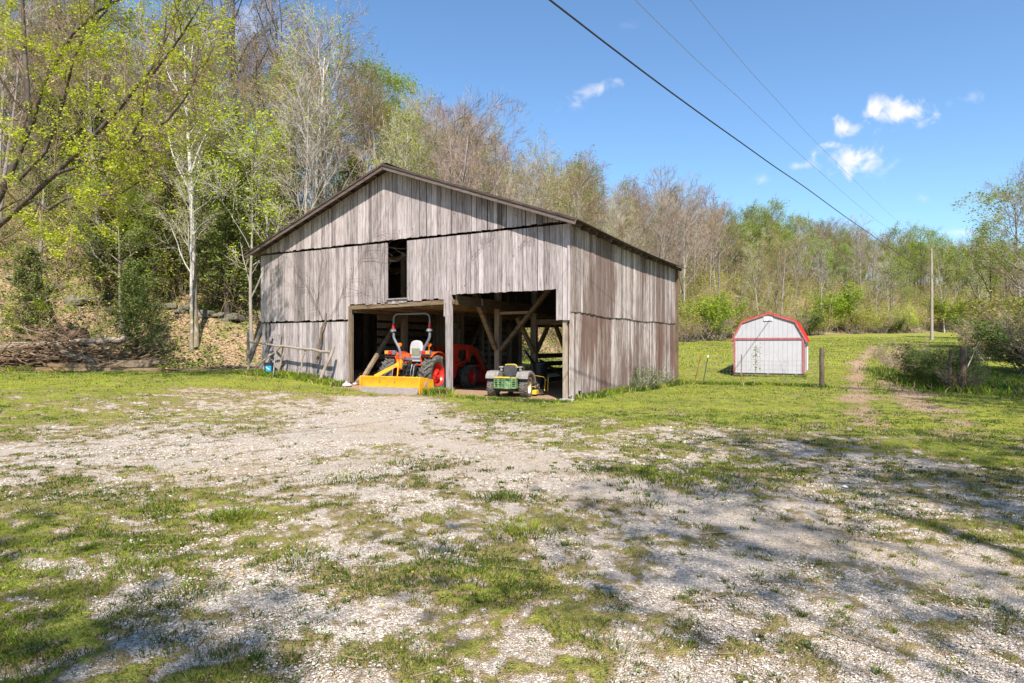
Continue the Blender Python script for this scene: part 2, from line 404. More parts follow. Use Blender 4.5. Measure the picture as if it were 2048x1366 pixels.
def masks(x, y):
    """grass cover, litter, dirt (all 0..1)"""
    x = np.asarray(x, float); y = np.asarray(y, float)
    yy = np.maximum(y, 2.2); uu = np.clip(x / yy, -1.1, 1.1); vv = np.log(np.minimum(yy, 40))
    g = np.zeros(len(x)); CH = 60000
    for i in range(0, len(x), CH):
        du = uu[i:i + CH, None] - GU; dv = vv[i:i + CH, None] - GV
        w = 1 / ((du * du + dv * dv) + .004) ** 2
        g[i:i + CH] = (w * GG).sum(1) / w.sum(1)
    g = np.where(yy > 17.5, np.maximum(g, sst(17.5, 19.5, yy) * .97), g)
    g = np.where(yy < 13, .445 + (g - .42) * (.75 + .28 * sst(9, 13, yy)), g)
    bx, by = barn_xy(x, y)
    # drive mouth in front of the tractor bay, bare floor inside
    dr = sst(.9, .2, seg_d(x, y, np.array([[-3.9, 18.6], [-3.0, 15.5], [-3.2, 12.]])) - .7)
    g = g * (1 - .45 * dr * sst(1.5, 0, by + 2.5 * 0))
    n = .16 * fbm(x / 1.1, y / 1.1, 3, 31) + .38 * fbm(x / .30, y / .30, 3, 41) + .46 * fbm(x / .085, y / .085, 3, 51)
    n = np.clip((n - .5) / .085 * .22 + .5, 0, 1)
    cov = np.clip((g - n) / .30 + .5, 0, 1) * np.clip(.35 + g, 0, 1)
    s = hill_s(x, y)
    lit = sst(-1.5, 1.0, s + (fbm(x / 2., y / 2., 3, 61) - .5) * 3) * sst(16, 8, x)
    lit = np.maximum(lit, sst(-2, 3, s) * .9)
    # bare scraped earth in front of the brush pile
    bare = sst(2.2, .8, np.abs(s + 1.5 + (fbm(x / 3, y / 3, 2, 63) - .5) * 2)) * sst(-8, -11, x) * .7
    trk = np.maximum(sst(.55, .1, seg_d(x, y, TRK[0]) + (fbm(x / .6, y / 1.2, 4, 71) - .44) * 1.5), sst(.65, .1, seg_d(x, y, TRK[1]) + (fbm(x / .7, y / 1.4, 4, 72) - .45) * 1.8)) * sst(9, 13, y)
    inside = sst(-8.6, -8.3, bx) * sst(.2, -.2, bx) * sst(-1.0 , -.2, by + (fbm(x, y, 2, 73) - .5) * .9 - .25 * 0) * sst(11.5, 11., by)
    inside = np.maximum(inside, sst(-13.0, -12.8, bx) * sst(0, -.2, bx) * sst(0, .2, by) * sst(11.3, 11., by))
    dirt = np.clip(np.maximum(np.maximum(trk * .85, inside), bare), 0, 1)
    cov = cov * (1 - dirt * .8) * (1 - lit * .85) * (1 - .7 * worn(x, y))
    return cov, lit, dirt, g
# ------------------------------------------------------------------ ground sheet (polar grid around the viewpoint's foot)
def make_ground():
    rr = [0.25]
    while rr[-1] < 420:
        r = rr[-1]; k = .12 if r < 1.5 else (.0062 if r < 30 else (.013 if r < 130 else .06))
        rr.append(r * (1 + k))
    rr = np.array(rr)
    a1 = np.radians(np.arange(-45, 45.01, .155)); a2 = np.radians(np.arange(48, 313, 3.))
    aa = np.concatenate([a1, a2]); nA = len(aa); nR = len(rr)
    A, Rr = np.meshgrid(aa, rr)
    x = (Rr * np.sin(A)).ravel(); y = (Rr * np.cos(A)).ravel()
    # keep the azimuth rows from being perfectly regular
    z = height(x, y)
    cov, lit, dirt, g = masks(x, y)
    r = np.hypot(x, y)
    near = sst(26, 12, r) * (y > 0)
    z = z + near * (fbm(x / .05, y / .05, 2, 81) - .5) * .012 * (1 - cov) + near * cov * (vn(x / .04, y / .04, 83)) * .022
    z = z + near * (fbm(x / .35, y / .35, 2, 84) - .5) * .03
    far = sst(10, 20, r)
    z = z + far * cov * (vn(x / .12, y / .12, 85)) * .035
    idx = np.arange(nR * nA).reshape(nR, nA)
    i0 = idx[:-1]; i1 = idx[1:]
    q = np.stack([i0, i1, np.roll(i1, -1, 1), np.roll(i0, -1, 1)], -1).reshape(-1, 4)[:, ::-1]
    c = len(x); x = np.append(x, 0); y = np.append(y, 0); z = np.append(z, 0)
    tri = np.stack([np.full(nA, c), idx[0], np.roll(idx[0], -1)], -1)[:, ::-1]
    colr = np.stack([np.append(cov, .5), np.append(lit, 0), np.append(dirt, 0), worn(x, y)], -1)
    gg = np.append(g, .5)
    m, n, l, bs = newmat('ground_mix')
    vc = attr(n, 'gmask', 'Color'); sp_ = n.new('ShaderNodeSeparateColor'); l.new(vc, sp_.inputs[0])
    P = mapped(n, l)
    # gravel
    def vor(scale, feature='F1', rnd=1):
        t = n.new('ShaderNodeTexVoronoi'); t.inputs['Scale'].default_value = scale; t.feature = feature; t.inputs['Randomness'].default_value = rnd; l.new(P, t.inputs['Vector']); return t
    v1 = vor(62); v2 = vor(140); e1 = vor(62, 'DISTANCE_TO_EDGE')
    r1 = n.new('ShaderNodeSeparateColor'); l.new(v1.outputs['Color'], r1.inputs[0]); r2 = n.new('ShaderNodeSeparateColor'); l.new(v2.outputs['Color'], r2.inputs[0])
    stone = ramp(n, l, math_(n, l, 'ADD', math_(n, l, 'MULTIPLY', r1.outputs[0], .55), math_(n, l, 'MULTIPLY', r2.outputs[0], .45)), [(.12, (.15, .115, .09)), (.4, (.43, .375, .325)), (.8, (.72, .655, .59))])
    dustn = noise(n, l, mapped(n, l, (1, 1, 1)), 1.3, 6, .6)
    dm = n.new('ShaderNodeMapRange'); l.new(dustn, dm.inputs[0]); dm.inputs[1].default_value = .42; dm.inputs[2].default_value = .6; dm.inputs[4].default_value = .75
    fines = ramp(n, l, noise(n, l, P, 130, 3, .7), [(.3, (.38, .31, .25)), (.7, (.65, .58, .515))])
    wa = n.new('ShaderNodeAttribute'); wa.attribute_name = 'gmask'
    grav = mixc(n, l, math_(n, l, 'MAXIMUM', dm.outputs[0], math_(n, l, 'MULTIPLY', wa.outputs['Alpha'], .9)), stone, fines)
    tan = n.new('ShaderNodeMapRange'); l.new(noise(n, l, P, .45, 4, .6), tan.inputs[0]); tan.inputs[1].default_value = .5; tan.inputs[2].default_value = .68; tan.inputs[4].default_value = .55
    grav = mixc(n, l, tan.outputs[0], grav, (.44, .33, .21))
    ed = n.new('ShaderNodeMapRange'); l.new(e1.outputs[0], ed.inputs[0]); ed.inputs[2].default_value = .16; ed.inputs[3].default_value = .75; ed.inputs[4].default_value = 0
    grav = mixc(n, l, ed.outputs[0], grav, (.16, .13, .11))
    # grass sward
    gf = noise(n, l, P, 55, 5, .75); gl = noise(n, l, P, .35, 4, .6); gm = noise(n, l, P, 3.2, 4, .65)
    gr = ramp(n, l, gf, [(.3, (.075, .105, .013)), (.5, (.15, .21, .02)), (.72, (.25, .315, .032))])
    yel = n.new('ShaderNodeMapRange'); l.new(gl, yel.inputs[0]); yel.inputs[1].default_value = .40; yel.inputs[2].default_value = .62; yel.inputs[4].default_value = .7
    gr = mixc(n, l, yel.outputs[0], gr, (.25, .285, .028))
    gr = mixc(n, l, math_(n, l, 'MULTIPLY', math_(n, l, 'SUBTRACT', 1.0, sp_.outputs[0], True), .8), gr, (.17, .135, .055))
    vv_ = math_(n, l, 'ADD', math_(n, l, 'MULTIPLY', noise(n, l, P, 7, 5, .7), .9), math_(n, l, 'MULTIPLY', noise(n, l, P, 1.4, 4, .65), .8))
    hv = n.new('ShaderNodeHueSaturation'); l.new(gr, hv.inputs['Color']); l.new(math_(n, l, 'ADD', -.45, math_(n, l, 'MULTIPLY', vv_, 1.75)), hv.inputs['Value']); gr = hv.outputs[0]
    thatch = n.new('ShaderNodeMapRange'); l.new(gm, thatch.inputs[0]); thatch.inputs[1].default_value = .53; thatch.inputs[2].default_value = .72; thatch.inputs[4].default_value = .5
    gr = mixc(n, l, thatch.outputs[0], gr, (.32, .24, .105))
    # thin soil and dead thatch at the margin of each tuft
    soil = ramp(n, l, noise(n, l, P, 40, 5, .7), [(.3, (.11, .075, .035)), (.7, (.31, .225, .13))])
    cvn = math_(n, l, 'ADD', sp_.outputs[0], math_(n, l, 'MULTIPLY', math_(n, l, 'SUBTRACT', noise(n, l, P, 42, 5, .8), .5), 1.7))
    m1 = n.new('ShaderNodeMapRange'); l.new(cvn, m1.inputs[0]); m1.inputs[1].default_value = -.02; m1.inputs[2].default_value = .44; m1.inputs[4].default_value = .82
    c = mixc(n, l, m1.outputs[0], grav, soil)
    m2 = n.new('ShaderNodeMapRange'); l.new(cvn, m2.inputs[0]); m2.inputs[1].default_value = .42; m2.inputs[2].default_value = .85; m2.inputs[4].default_value = .92
    brk = n.new('ShaderNodeMapRange'); l.new(noise(n, l, P, 48, 6, .85), brk.inputs[0]); brk.inputs[1].default_value = .49; brk.inputs[2].default_value = .60; brk.inputs[3].default_value = .85; brk.inputs[4].default_value = 0
    full = n.new('ShaderNodeMapRange'); l.new(sp_.outputs[0], full.inputs[0]); full.inputs[1].default_value = .80; full.inputs[2].default_value = .98; full.inputs[3].default_value = 1; full.inputs[4].default_value = .45
    gr = mixc(n, l, math_(n, l, 'MULTIPLY', brk.outputs[0], full.outputs[0]), gr, soil)
    c = mixc(n, l, m2.outputs[0], c, gr)
    lt = ramp(n, l, noise(n, l, P, 9, 8, .8), [(.36, (.045, .030, .017)), (.47, (.21, .145, .09)), (.58, (.42, .31, .21)), (.70, (.12, .12, .035))])
    gp = n.new('ShaderNodeMapRange'); l.new(noise(n, l, P, .8, 5, .65), gp.inputs[0]); gp.inputs[1].default_value = .46; gp.inputs[2].default_value = .62; gp.inputs[4].default_value = .8
    lt = mixc(n, l, gp.outputs[0], lt, (.095, .13, .022))
    c = mixc(n, l, sp_.outputs[1], c, lt)
    dt = ramp(n, l, noise(n, l, P, 30, 6, .75), [(.3, (.19, .12, .075)), (.7, (.46, .33, .235))])
    c = mixc(n, l, sp_.outputs[2], c, dt)
    grit = n.new('ShaderNodeMapRange'); l.new(math_(n, l, 'ADD', math_(n, l, 'MULTIPLY', noise(n, l, P, 150, 4, .85), .6), math_(n, l, 'MULTIPLY', noise(n, l, P, 26, 4, .8), .4)), grit.inputs[0]); grit.inputs[1].default_value = .38; grit.inputs[2].default_value = .62; grit.inputs[3].default_value = .54; grit.inputs[4].default_value = 1.72
    hg = n.new('ShaderNodeHueSaturation'); l.new(c, hg.inputs['Color']); l.new(grit.outputs[0], hg.inputs['Value']); hg.inputs['Saturation'].default_value = 1.08; c = hg.outputs[0]
    l.new(c, bs.inputs['Base Color']); bs.inputs['Roughness'].default_value = .95; bs.inputs['Specular IOR Level'].default_value = .1
    hgt = math_(n, l, 'ADD', math_(n, l, 'MULTIPLY', e1.outputs[0], 1.2), math_(n, l, 'ADD', math_(n, l, 'MULTIPLY', r1.outputs[1], .35), math_(n, l, 'MULTIPLY', gf, .5)))
    bump(n, l, hgt, bs, .8, .018)
    me = npmesh('ground', np.stack([x, y, z], -1), [q, tri], [m], None, True, {'gmask': ('FLOAT_COLOR', 'POINT', colr)})
    o = link('ground', me); tag(o, 'gravel yard running into mown grass and a wooded hillside', kind='structure')
    return o
make_ground()

# ------------------------------------------------------------------ grass blades, loose stones, weeds, litter
rng = np.random.default_rng(3)
def scatter(y0, y1, n, ulim=.95):
    """uniform over the ground area between two distances, in the wedge ahead"""
    yy = np.sqrt(rng.uniform(y0 ** 2, y1 ** 2, n)); xx = rng.uniform(-ulim, ulim, n) * yy
    return xx, yy
def blades(x, y, h, w, col, lean=.45, z0=None, dirs=None):
    n = len(x); z = height(x, y) if z0 is None else z0
    a = rng.uniform(0, 2 * np.pi, n); b = rng.uniform(0, 2 * np.pi, n); ln = rng.uniform(.1, 1, n) * lean * h
    dx = np.cos(a) * w / 2; dy = np.sin(a) * w / 2; lx = np.cos(b) * ln; ly = np.sin(b) * ln
    if dirs is not None: lx = lx * .45 + dirs[0] * h * lean * .6; ly = ly * .45 + dirs[1] * h * lean * .6
    v = np.empty((n, 5, 3))
    v[:, 0] = np.stack([x - dx, y - dy, z - .005], -1); v[:, 1] = np.stack([x + dx, y + dy, z - .005], -1)
    v[:, 2] = np.stack([x + dx * .8 + lx * .35, y + dy * .8 + ly * .35, z + h * .6], -1); v[:, 3] = np.stack([x - dx * .8 + lx * .35, y - dy * .8 + ly * .35, z + h * .6], -1)
    v[:, 4] = np.stack([x + lx, y + ly, z + h], -1)
    i = np.arange(n) * 5
    q = np.stack([i, i + 1, i + 2, i + 3], -1); t = np.stack([i + 3, i + 2, i + 4], -1)
    c = np.repeat(np.concatenate([col, np.ones((n, 1))], 1)[:, None], 5, 1)
    c[:, :2, :3] *= .75
    return v.reshape(-1, 3), q, t, c.reshape(-1, 4)
def join(parts):
    V = []; Q = []; T = []; C = []; o = 0
    for v, q, t, c in parts: V.append(v); Q.append(q + o); T.append(t + o); C.append(c); o += len(v)
    return np.concatenate(V), np.concatenate(Q), np.concatenate(T), np.concatenate(C)
GREEN = np.array([.125, .20, .016]); YGREEN = np.array([.26, .32, .025]); DGREEN = np.array([.06, .12, .012]); STRAW = np.array([.44, .34, .17]); BRN = np.array([.24, .15, .08])
def gcol(x, y, cov):
    n = len(x); p = fbm(x / 1.1, y / 1.1, 3, 91) + rng.normal(0, .10, n)
    t = np.clip((p - .38) / .26, 0, 1)[:, None]
    c = DGREEN * (1 - t) + GREEN * t; t2 = np.clip((p - .52) / .16, 0, 1)[:, None]; c = c * (1 - t2) + YGREEN * t2
    st = rng.random(n) < (.10 + .38 * (1 - cov)); c[st] = STRAW * rng.uniform(.6, 1.1, (st.sum(), 1))
    br = rng.random(n) < .07; c[br] = BRN
    return c * rng.uniform(.75, 1.25, (n, 1)) * (.70 + .30 * sst(7, 15, y))[:, None]
def make_grass():
    parts = []
    for (y0, y1, n, h0, w0) in ((2.4, 4.2, 70000, .016, .0036), (4.2, 7, 90000, .018, .0050), (7, 11, 100000, .020, .008), (11, 18, 140000, .024, .012), (18, 34, 170000, .032, .018), (34, 75, 130000, .05, .04)):
        x, y = scatter(y0, y1, n)
        cov, lit, dirt, g = masks(x, y)
        bx, by = barn_xy(x, y); inb = (bx > -13) & (bx < .1) & (by > -.15) & (by < 11.2)
        k = (rng.random(n) < cov ** .8 * (1 - lit) + .035 * (1 - dirt)) & ~inb & (hill_s(x, y) < 1)
        x, y, cov, g = x[k], y[k], cov[k], g[k]
        tall = sst(.55, .75, fbm(x / .25, y / .25, 2, 95))
        h = h0 * rng.uniform(.5, 1.5, len(x)) * (.6 + .6 * cov) * (1 + 1.0 * tall)
        parts.append(blades(x, y, h, w0 * rng.uniform(.6, 1.3, len(x)), gcol(x, y, cov), 1.5))
    # denser tussocks, some of them where the photograph shows them
    tx = []; ty = []; th = []; dx_ = []; dy_ = []
    def tuft(x, y, r, n, h):
        a, b = rng.normal(0, r, n), rng.normal(0, r, n); q = np.hypot(a, b) + r * .3; tx.append(x + a); ty.append(y + b); th.append(h * .72 * rng.uniform(.5, 1.2, n)); dx_.append(a / q); dy_.append(b / q)
    for (px, py, r, n, h) in ((462, 1035, .13, 500, .10), (280, 1140, .12, 350, .08), (1052, 1070, .12, 350, .09), (1010, 1000, .12, 300, .08), (930, 1160, .2, 600, .07), (1000, 1180, .2, 350, .06), (600, 1120, .13, 350, .07), (90, 1290, .3, 700, .06), (440, 1340, .2, 600, .055), (385, 1190, .12, 300, .07),
                           (240, 1110, .2, 400, .06), (1350, 955, .45, 800, .07), (1480, 965, .2, 300, .07), (1700, 990, .25, 350, .06), (1210, 1300, .15, 350, .06), (880, 1120, .14, 300, .06), (60, 1130, .3, 500, .07), (330, 1000, .3, 500, .06), (160, 1000, .3, 500, .06), (830, 930, .3, 300, .06), (1300, 1010, .08, 120, .06), (700, 960, .2, 250, .06)):
        Y = 2000 / (py - 690); tuft((px - 1024) / 1250 * Y, Y, r, n, h)
    for (y0, y1, nt, n0, n1, hh) in ((2.5, 5, 3600, 20, 55, .030), (5, 9, 6000, 12, 36, .034), (9, 15, 6000, 9, 24, .040)):
        xs, ys = scatter(y0, y1, nt); cv, _, _, g = masks(xs, ys)
        pr = np.clip(.10 + 1.1 * cv, 0, 1) * np.clip(g * 1.5, .1, 1)
        k = rng.random(nt) < pr; xs, ys, cv = xs[k], ys[k], cv[k]
        m = rng.integers(n0, n1, len(xs)); rr = rng.uniform(.012, .055, len(xs)) * (.6 + .8 * cv)
        ea, eb = rng.normal(0, 1, m.sum()), rng.normal(0, 1, m.sum()); eq = np.hypot(ea, eb) + .3; dx_.append(ea / eq * 1.4); dy_.append(eb / eq * 1.4); X = np.repeat(xs, m) + ea * np.repeat(rr, m); Y_ = np.repeat(ys, m) + eb * np.repeat(rr, m)
        tx.append(X); ty.append(Y_); th.append(np.repeat(hh * rng.uniform(.5, 1.25, len(xs)), m) * rng.uniform(.5, 1.1, m.sum()))
        # dead blades lying flat round the tufts
        nd_ = len(xs) * 16; i_ = rng.integers(0, len(xs), nd_); X = xs[i_] + rng.normal(0, .14, nd_); Y_ = ys[i_] + rng.normal(0, .14, nd_)
        parts.append(blades(X, Y_, np.full(nd_, .007), .0009 * Y_.clip(3.5, 12) + .001, np.array([.34, .25, .14]) * rng.uniform(.5, 1.25, (nd_, 1)), 9.0))
    # uncut growth against walls, posts and fences
    def strip(a, b, n, wd, h):
        t = rng.random(n); tx.append(a[0] + (b[0] - a[0]) * t + rng.normal(0, wd, n)); ty.append(a[1] + (b[1] - a[1]) * t + rng.normal(0, wd, n)); th.append(h * rng.uniform(.3, 1.2, n)); dx_.append(rng.normal(0, .6, n)); dy_.append(rng.normal(0, .6, n))
    strip(bw(-12.9, -.5), bw(-9.3, -.5), 6000, .22, .22); strip(bw(-9.3, -.8), bw(-8.2, -.7), 1500, .15, .2)
    strip(bw(.25, .1), bw(.3, 11), 7000, .14, .20); strip(bw(-4.3, -.7), bw(-4.0, -.45), 1600, .14, .24); strip(bw(-3.9, -.75), bw(.2, -.6), 3500, .18, .10)
    strip((7.4, 27.0), (11.7, 23.4), 3500, .15, .16); strip((15.0, 20.6), (19, 32), 5000, .45, .3); strip((15.8, 19.8), (22, 30), 9000, 1.2, .28); strip((16, 17), (19, 22), 5000, .8, .22)
    strip((10.9, 30.6), (13.7, 29.2), 1500, .08, .12); strip((-24, 26), (-16, 27.2), 4000, .35, .22)
    x = np.concatenate(tx); y = np.concatenate(ty); h = np.concatenate(th); DX = np.concatenate(dx_); DY_ = np.concatenate(dy_)
    bx, by = barn_xy(x, y); k = ~((bx > -13) & (bx < .05) & (by > -.1) & (by < 11.2)) & (y > 1.5); x, y, h, DX, DY_ = x[k], y[k], h[k], DX[k], DY_[k]
    parts.append(blades(x, y, h, np.clip(.0013 * y, .0035, .03) * rng.uniform(.6, 1.3, len(x)), gcol(x, y, np.ones(len(x))) * 1.05, 1.25, None, (DX, DY_)))
    v, q, t, c = join(parts)
    me = npmesh('grass', v, [q, t], [colattr('grass_blade', .5, .25)], None, True, {'col': ('FLOAT_COLOR', 'POINT', c)})
    tag(link('grass', me), 'short patchy spring grass with straw growing through the gravel', 'grass', kind='stuff')
make_grass()

def make_weeds():
    """clover, dandelion rosettes, ground ivy: small broad leaves near the ground"""
    parts = []; V = []; Q = []; C = []
    cx, cy = scatter(2.6, 9, 1800); cov, _, _, g = masks(cx, cy)
    k = rng.random(len(cx)) < g * np.where((cx < -.8) & (cy < 4.5), 1.6, .55); cx, cy = cx[k], cy[k]
    m = 14; n = len(cx) * m
    R_ = np.repeat(rng.uniform(.03, .09, len(cx)), m)
    x = np.repeat(cx, m) + rng.normal(0, 1, n) * R_; y = np.repeat(cy, m) + rng.normal(0, 1, n) * R_
    z = height(x, y) + rng.uniform(.012, .045, n); s = rng.uniform(.005, .012, n); a = rng.uniform(0, 6.28, n)
    ux = np.stack([np.cos(a), np.sin(a), rng.uniform(-.4, .5, n)], -1); uy = np.stack([-np.sin(a), np.cos(a), rng.uniform(-.4, .4, n)], -1)
    p = np.stack([x, y, z], -1); s = s[:, None]
    v = np.stack([p - ux * s, p - uy * s * .6, p + ux * s, p + uy * s * .6], 1).reshape(-1, 3)
    q = (np.arange(n) * 4)[:, None] + np.arange(4)
    col = np.array([.095, .16, .02]) * rng.uniform(.6, 1.4, (n, 1)); col = np.repeat(np.concatenate([col, np.ones((n, 1))], 1), 4, 0)
    # dandelion heads
    fx, fy = scatter(3, 13, 60)
    fx = np.append(fx, [-.62 * 6.0 / 1, -.9, -.52]); fy = np.append(fy, [5.6, 5.7, 6.9]); nf = len(fx)
    fz = height(fx, fy) + .05; ang = np.arange(8) * np.pi / 4
    fv = np.stack([fx[:, None] + np.cos(ang) * .009, fy[:, None] + np.sin(ang) * .009, fz[:, None] + 0 * ang + (np.arange(8) % 2) * .006], -1).reshape(-1, 3)
    fq = (np.arange(nf) * 8)[:, None]
    fq = np.concatenate([fq + np.array([0, 1, 2, 3]), fq + np.array([0, 3, 4, 7]), fq + np.array([4, 5, 6, 7])]) + len(v)
    fc = np.tile([.75, .5, .02, 1], (len(fv), 1))
    me = npmesh('weeds', np.concatenate([v, fv]), [q, fq], [colattr('weed_leaf', .5, .3)], None, False, {'col': ('FLOAT_COLOR', 'POINT', np.concatenate([col, fc]))})
    tag(link('weeds', me), 'clover, dandelions and other small weeds among the grass tufts', 'weeds', kind='stuff')
make_weeds()

def blob_template():
    v = [(1, 0, 0), (-1, 0, 0), (0, 1, 0), (0, -1, 0), (0, 0, 1), (0, 0, -1), (.6, .6, .55), (-.6, .6, .5), (-.6, -.6, .55), (.6, -.6, .5)]
    f = [(4, 0, 6), (4, 6, 2), (6, 0, 2), (4, 2, 7), (4, 7, 1), (7, 2, 1), (4, 1, 8), (4, 8, 3), (8, 1, 3), (4, 3, 9), (4, 9, 0), (9, 3, 0), (5, 2, 0), (5, 1, 2), (5, 3, 1), (5, 0, 3)]
    return np.array(v, float), np.array(f)
def make_stones():
    tv, tf = blob_template(); nv = len(tv)
    P = []; SZ = []
    for (y0, y1, n, s0, s1) in ((2.4, 4.0, 27000, .004, .010), (4.0, 6.5, 42000, .005, .013), (6.5, 11, 36000, .008, .017), (11, 17.5, 16000, .011, .024)):
        x, y = scatter(y0, y1, n); cov, lit, dirt, g = masks(x, y)
        dn = fbm(x / .9, y / .9, 3, 101)
        k = (rng.random(n) < (1 - cov) * sst(.35, .6, dn) * (1 - .85 * worn(x, y)) * (1 - lit) * (1 - dirt * .6)); x, y = x[k], y[k]
        s = s0 + (s1 - s0) * rng.random(len(x)) ** 2.2; s = s * np.where(rng.random(len(x)) < .012, 1.9, 1)
        P.append(np.stack([x, y, height(x, y)], -1)); SZ.append(s)
    p = np.concatenate(P); s = np.concatenate(SZ); n = len(p)
    a = rng.uniform(0, 6.28, n); ca, sa = np.cos(a), np.sin(a)
    T = tv[None] * (1 + rng.normal(0, .22, (n, nv, 3))); T *= s[:, None, None] * np.stack([rng.uniform(.7, 1.3, n), rng.uniform(.6, 1.1, n), rng.uniform(.4, .8, n)], -1)[:, None]
    X = T[..., 0] * ca[:, None] - T[..., 1] * sa[:, None]; Yy = T[..., 0] * sa[:, None] + T[..., 1] * ca[:, None]
    v = np.stack([X, Yy, T[..., 2]], -1) + (p + np.array([0, 0, .002]) + np.stack([0 * s, 0 * s, s * .15], -1))[:, None]
    f = (np.arange(n) * nv)[:, None, None] + tf[None]
    b = rng.random(n) ** .8; c0 = np.array([.22, .18, .15]); c1 = np.array([.66, .60, .535]); col = c0 + (c1 - c0) * b[:, None]
    br = rng.random(n) < .2; col[br] = np.array([.36, .27, .18]) * rng.uniform(.6, 1.2, (br.sum(), 1))
    col = np.repeat(np.concatenate([col, np.ones((n, 1))], 1), nv, 0)
    me = npmesh('gravel', v.reshape(-1, 3), [f.reshape(-1, 3)], [colattr('limestone_chip', .9)], None, False, {'col': ('FLOAT_COLOR', 'POINT', col)})
    tag(link('gravel', me), 'pale crushed limestone chips loose on the yard', 'gravel', kind='stuff')
make_stones()

def make_litter():
    """dead leaves and low green growth on the slope, twigs and dry leaves on the yard"""
    n = 120000
    x = rng.uniform(-62, 8, n); s_ = rng.random(n) ** 1.5 * 34 - 2.5
    y = np.interp(x, FX, FY) + s_; k = (np.abs(x) < y * .95); x, y, s_ = x[k], y[k], s_[k]
    bx, by = barn_xy(x, y); k = ~((bx > -13.2) & (bx < .2) & (by > -.3) & (by < 11.4)) & (hill_s(x, y) > -.8); x, y = x[k], y[k]; n = len(x)
    green = fbm(x / 1.9, y / 1.9, 3, 111) + rng.normal(0, .05, n) > .53
    z = height(x, y) + np.where(green, rng.uniform(.02, .3, n), rng.uniform(.0, .05, n))
    s = np.where(green, rng.uniform(.04, .09, n), rng.uniform(.04, .09, n))
    col = np.where(green[:, None], np.array([.09, .145, .018]) * rng.uniform(.5, 1.7, (n, 1)), np.array([.33, .24, .165]) * rng.uniform(.25, 1.35, (n, 1)))
    a = rng.uniform(0, 6.28, n); tl = rng.uniform(-.8, .8, (n, 2))
    ux = np.stack([np.cos(a), np.sin(a), tl[:, 0]], -1); uy = np.stack([-np.sin(a), np.cos(a), tl[:, 1]], -1)
    p = np.stack([x, y, z], -1); s = s[:, None]
    v = np.stack([p - ux * s, p - uy * s * .6, p + ux * s, p + uy * s * .6], 1).reshape(-1, 3)
    q = (np.arange(n) * 4)[:, None] + np.arange(4)
    c = np.repeat(np.concatenate([col, np.ones((n, 1))], 1), 4, 0)
    me = npmesh('leaf_litter', v, [q], [colattr('litter_leaf', .7, .2)], None, False, {'col': ('FLOAT_COLOR', 'POINT', c)})
    tag(link('leaf_litter', me), 'brown fallen leaves and patches of low green growth covering the slope', 'leaf litter', kind='stuff')
    B = MB(); random.seed(41)
    for i in range(150):
        yv = random.uniform(2.8, 14); xv = random.uniform(-.85, .85) * yv; a_ = random.uniform(0, 6.28); L = random.uniform(.06, .3)
        pts = [(xv + math.cos(a_) * L * t + random.uniform(-.01, .01), yv + math.sin(a_) * L * t + random.uniform(-.01, .01)) for t in (0, .35, .7, 1)]
        B.tube([(p_[0], p_[1], hz(*p_) + .014) for p_ in pts], random.uniform(.002, .0045), 4)
    B.tube([(x_, y_, hz(x_, y_) + .02) for x_, y_ in ((1.71, 3.48), (1.79, 3.4), (1.88, 3.33), (1.98, 3.2))], .005, 5)
    B.tube([(x_, y_, hz(x_, y_) + .02) for x_, y_ in ((1.56, 5.25), (1.7, 5.3), (1.86, 5.33))], .008, 5)
    o = B.build('fallen_twigs', barkmat('twig_dead', (.2, .13, .08), (.34, .26, .18)))
    tag(o, 'thin dead twigs scattered over the gravel yard', 'twigs', kind='stuff')
make_litter()
# ------------------------------------------------------------------ barn
M_front = wood('weathered_front', (.09, .072, .068), (.255, .218, .215), (.43, .382, .385))
M_side = wood('weathered_side', (.08, .056, .047), (.27, .215, .198), (.54, .485, .465), stain=(.105, .057, .042), stain_amt=.66)
M_side2 = wood('weathered_lower_side', (.075, .05, .042), (.25, .19, .17), (.56, .50, .48), stain=(.125, .066, .05), stain_amt=.85)
M_beam = wood('old_timber', (.08, .055, .035), (.20, .145, .095), (.32, .245, .165), vert=False)
M_beamv = wood('old_timber_upright', (.10, .075, .055), (.24, .185, .14), (.36, .29, .23))
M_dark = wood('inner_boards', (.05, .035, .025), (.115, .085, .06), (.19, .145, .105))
M_loft = wood('loft_boards', (.12, .08, .045), (.26, .18, .10), (.40, .29, .17), vert=False)
M_tin = paint('rusty_roof_tin', (.10, .075, .065), (.20, .155, .14), 3, .6, .4, .2, (1, 1, 1), (.12, .05, .03), .6)
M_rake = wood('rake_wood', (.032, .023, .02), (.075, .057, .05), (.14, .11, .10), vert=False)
barn = empty('barn', bw(0, 0), BARN_ROT, 'weathered grey board barn with a wide gable roof and open drive-through bays', 'barn')
WX = -12.94; DY = 11.16; EAVE = 5.15; AP = 7.47; MX = WX / 2
def roofz(x): return AP - (AP - EAVE) * abs(x - MX) / abs(MX)
def gz(x, y):   # ground in barn coords
    p = bw(x, y); return hz(p[0], p[1])
def board(B, x0, x1, zb, zt0, zt1, y0, th, jit=.0, lean=0):
    B.rand(); j = random.uniform(-1, 1) * jit; a = random.uniform(-.006, .006)
    j2 = j + random.uniform(-.02, .02) * (jit > 0)
    B.hexa([(x0 + lean, y0 + a, zb + j), (x1 + lean, y0 + a, zb + j2), (x1 + lean, y0 + th + a, zb + j2), (x0 + lean, y0 + th + a, zb + j), (x0, y0 + a, zt0), (x1, y0 + a, zt1), (x1, y0 + th + a, zt1), (x0, y0 + th + a, zt0)])
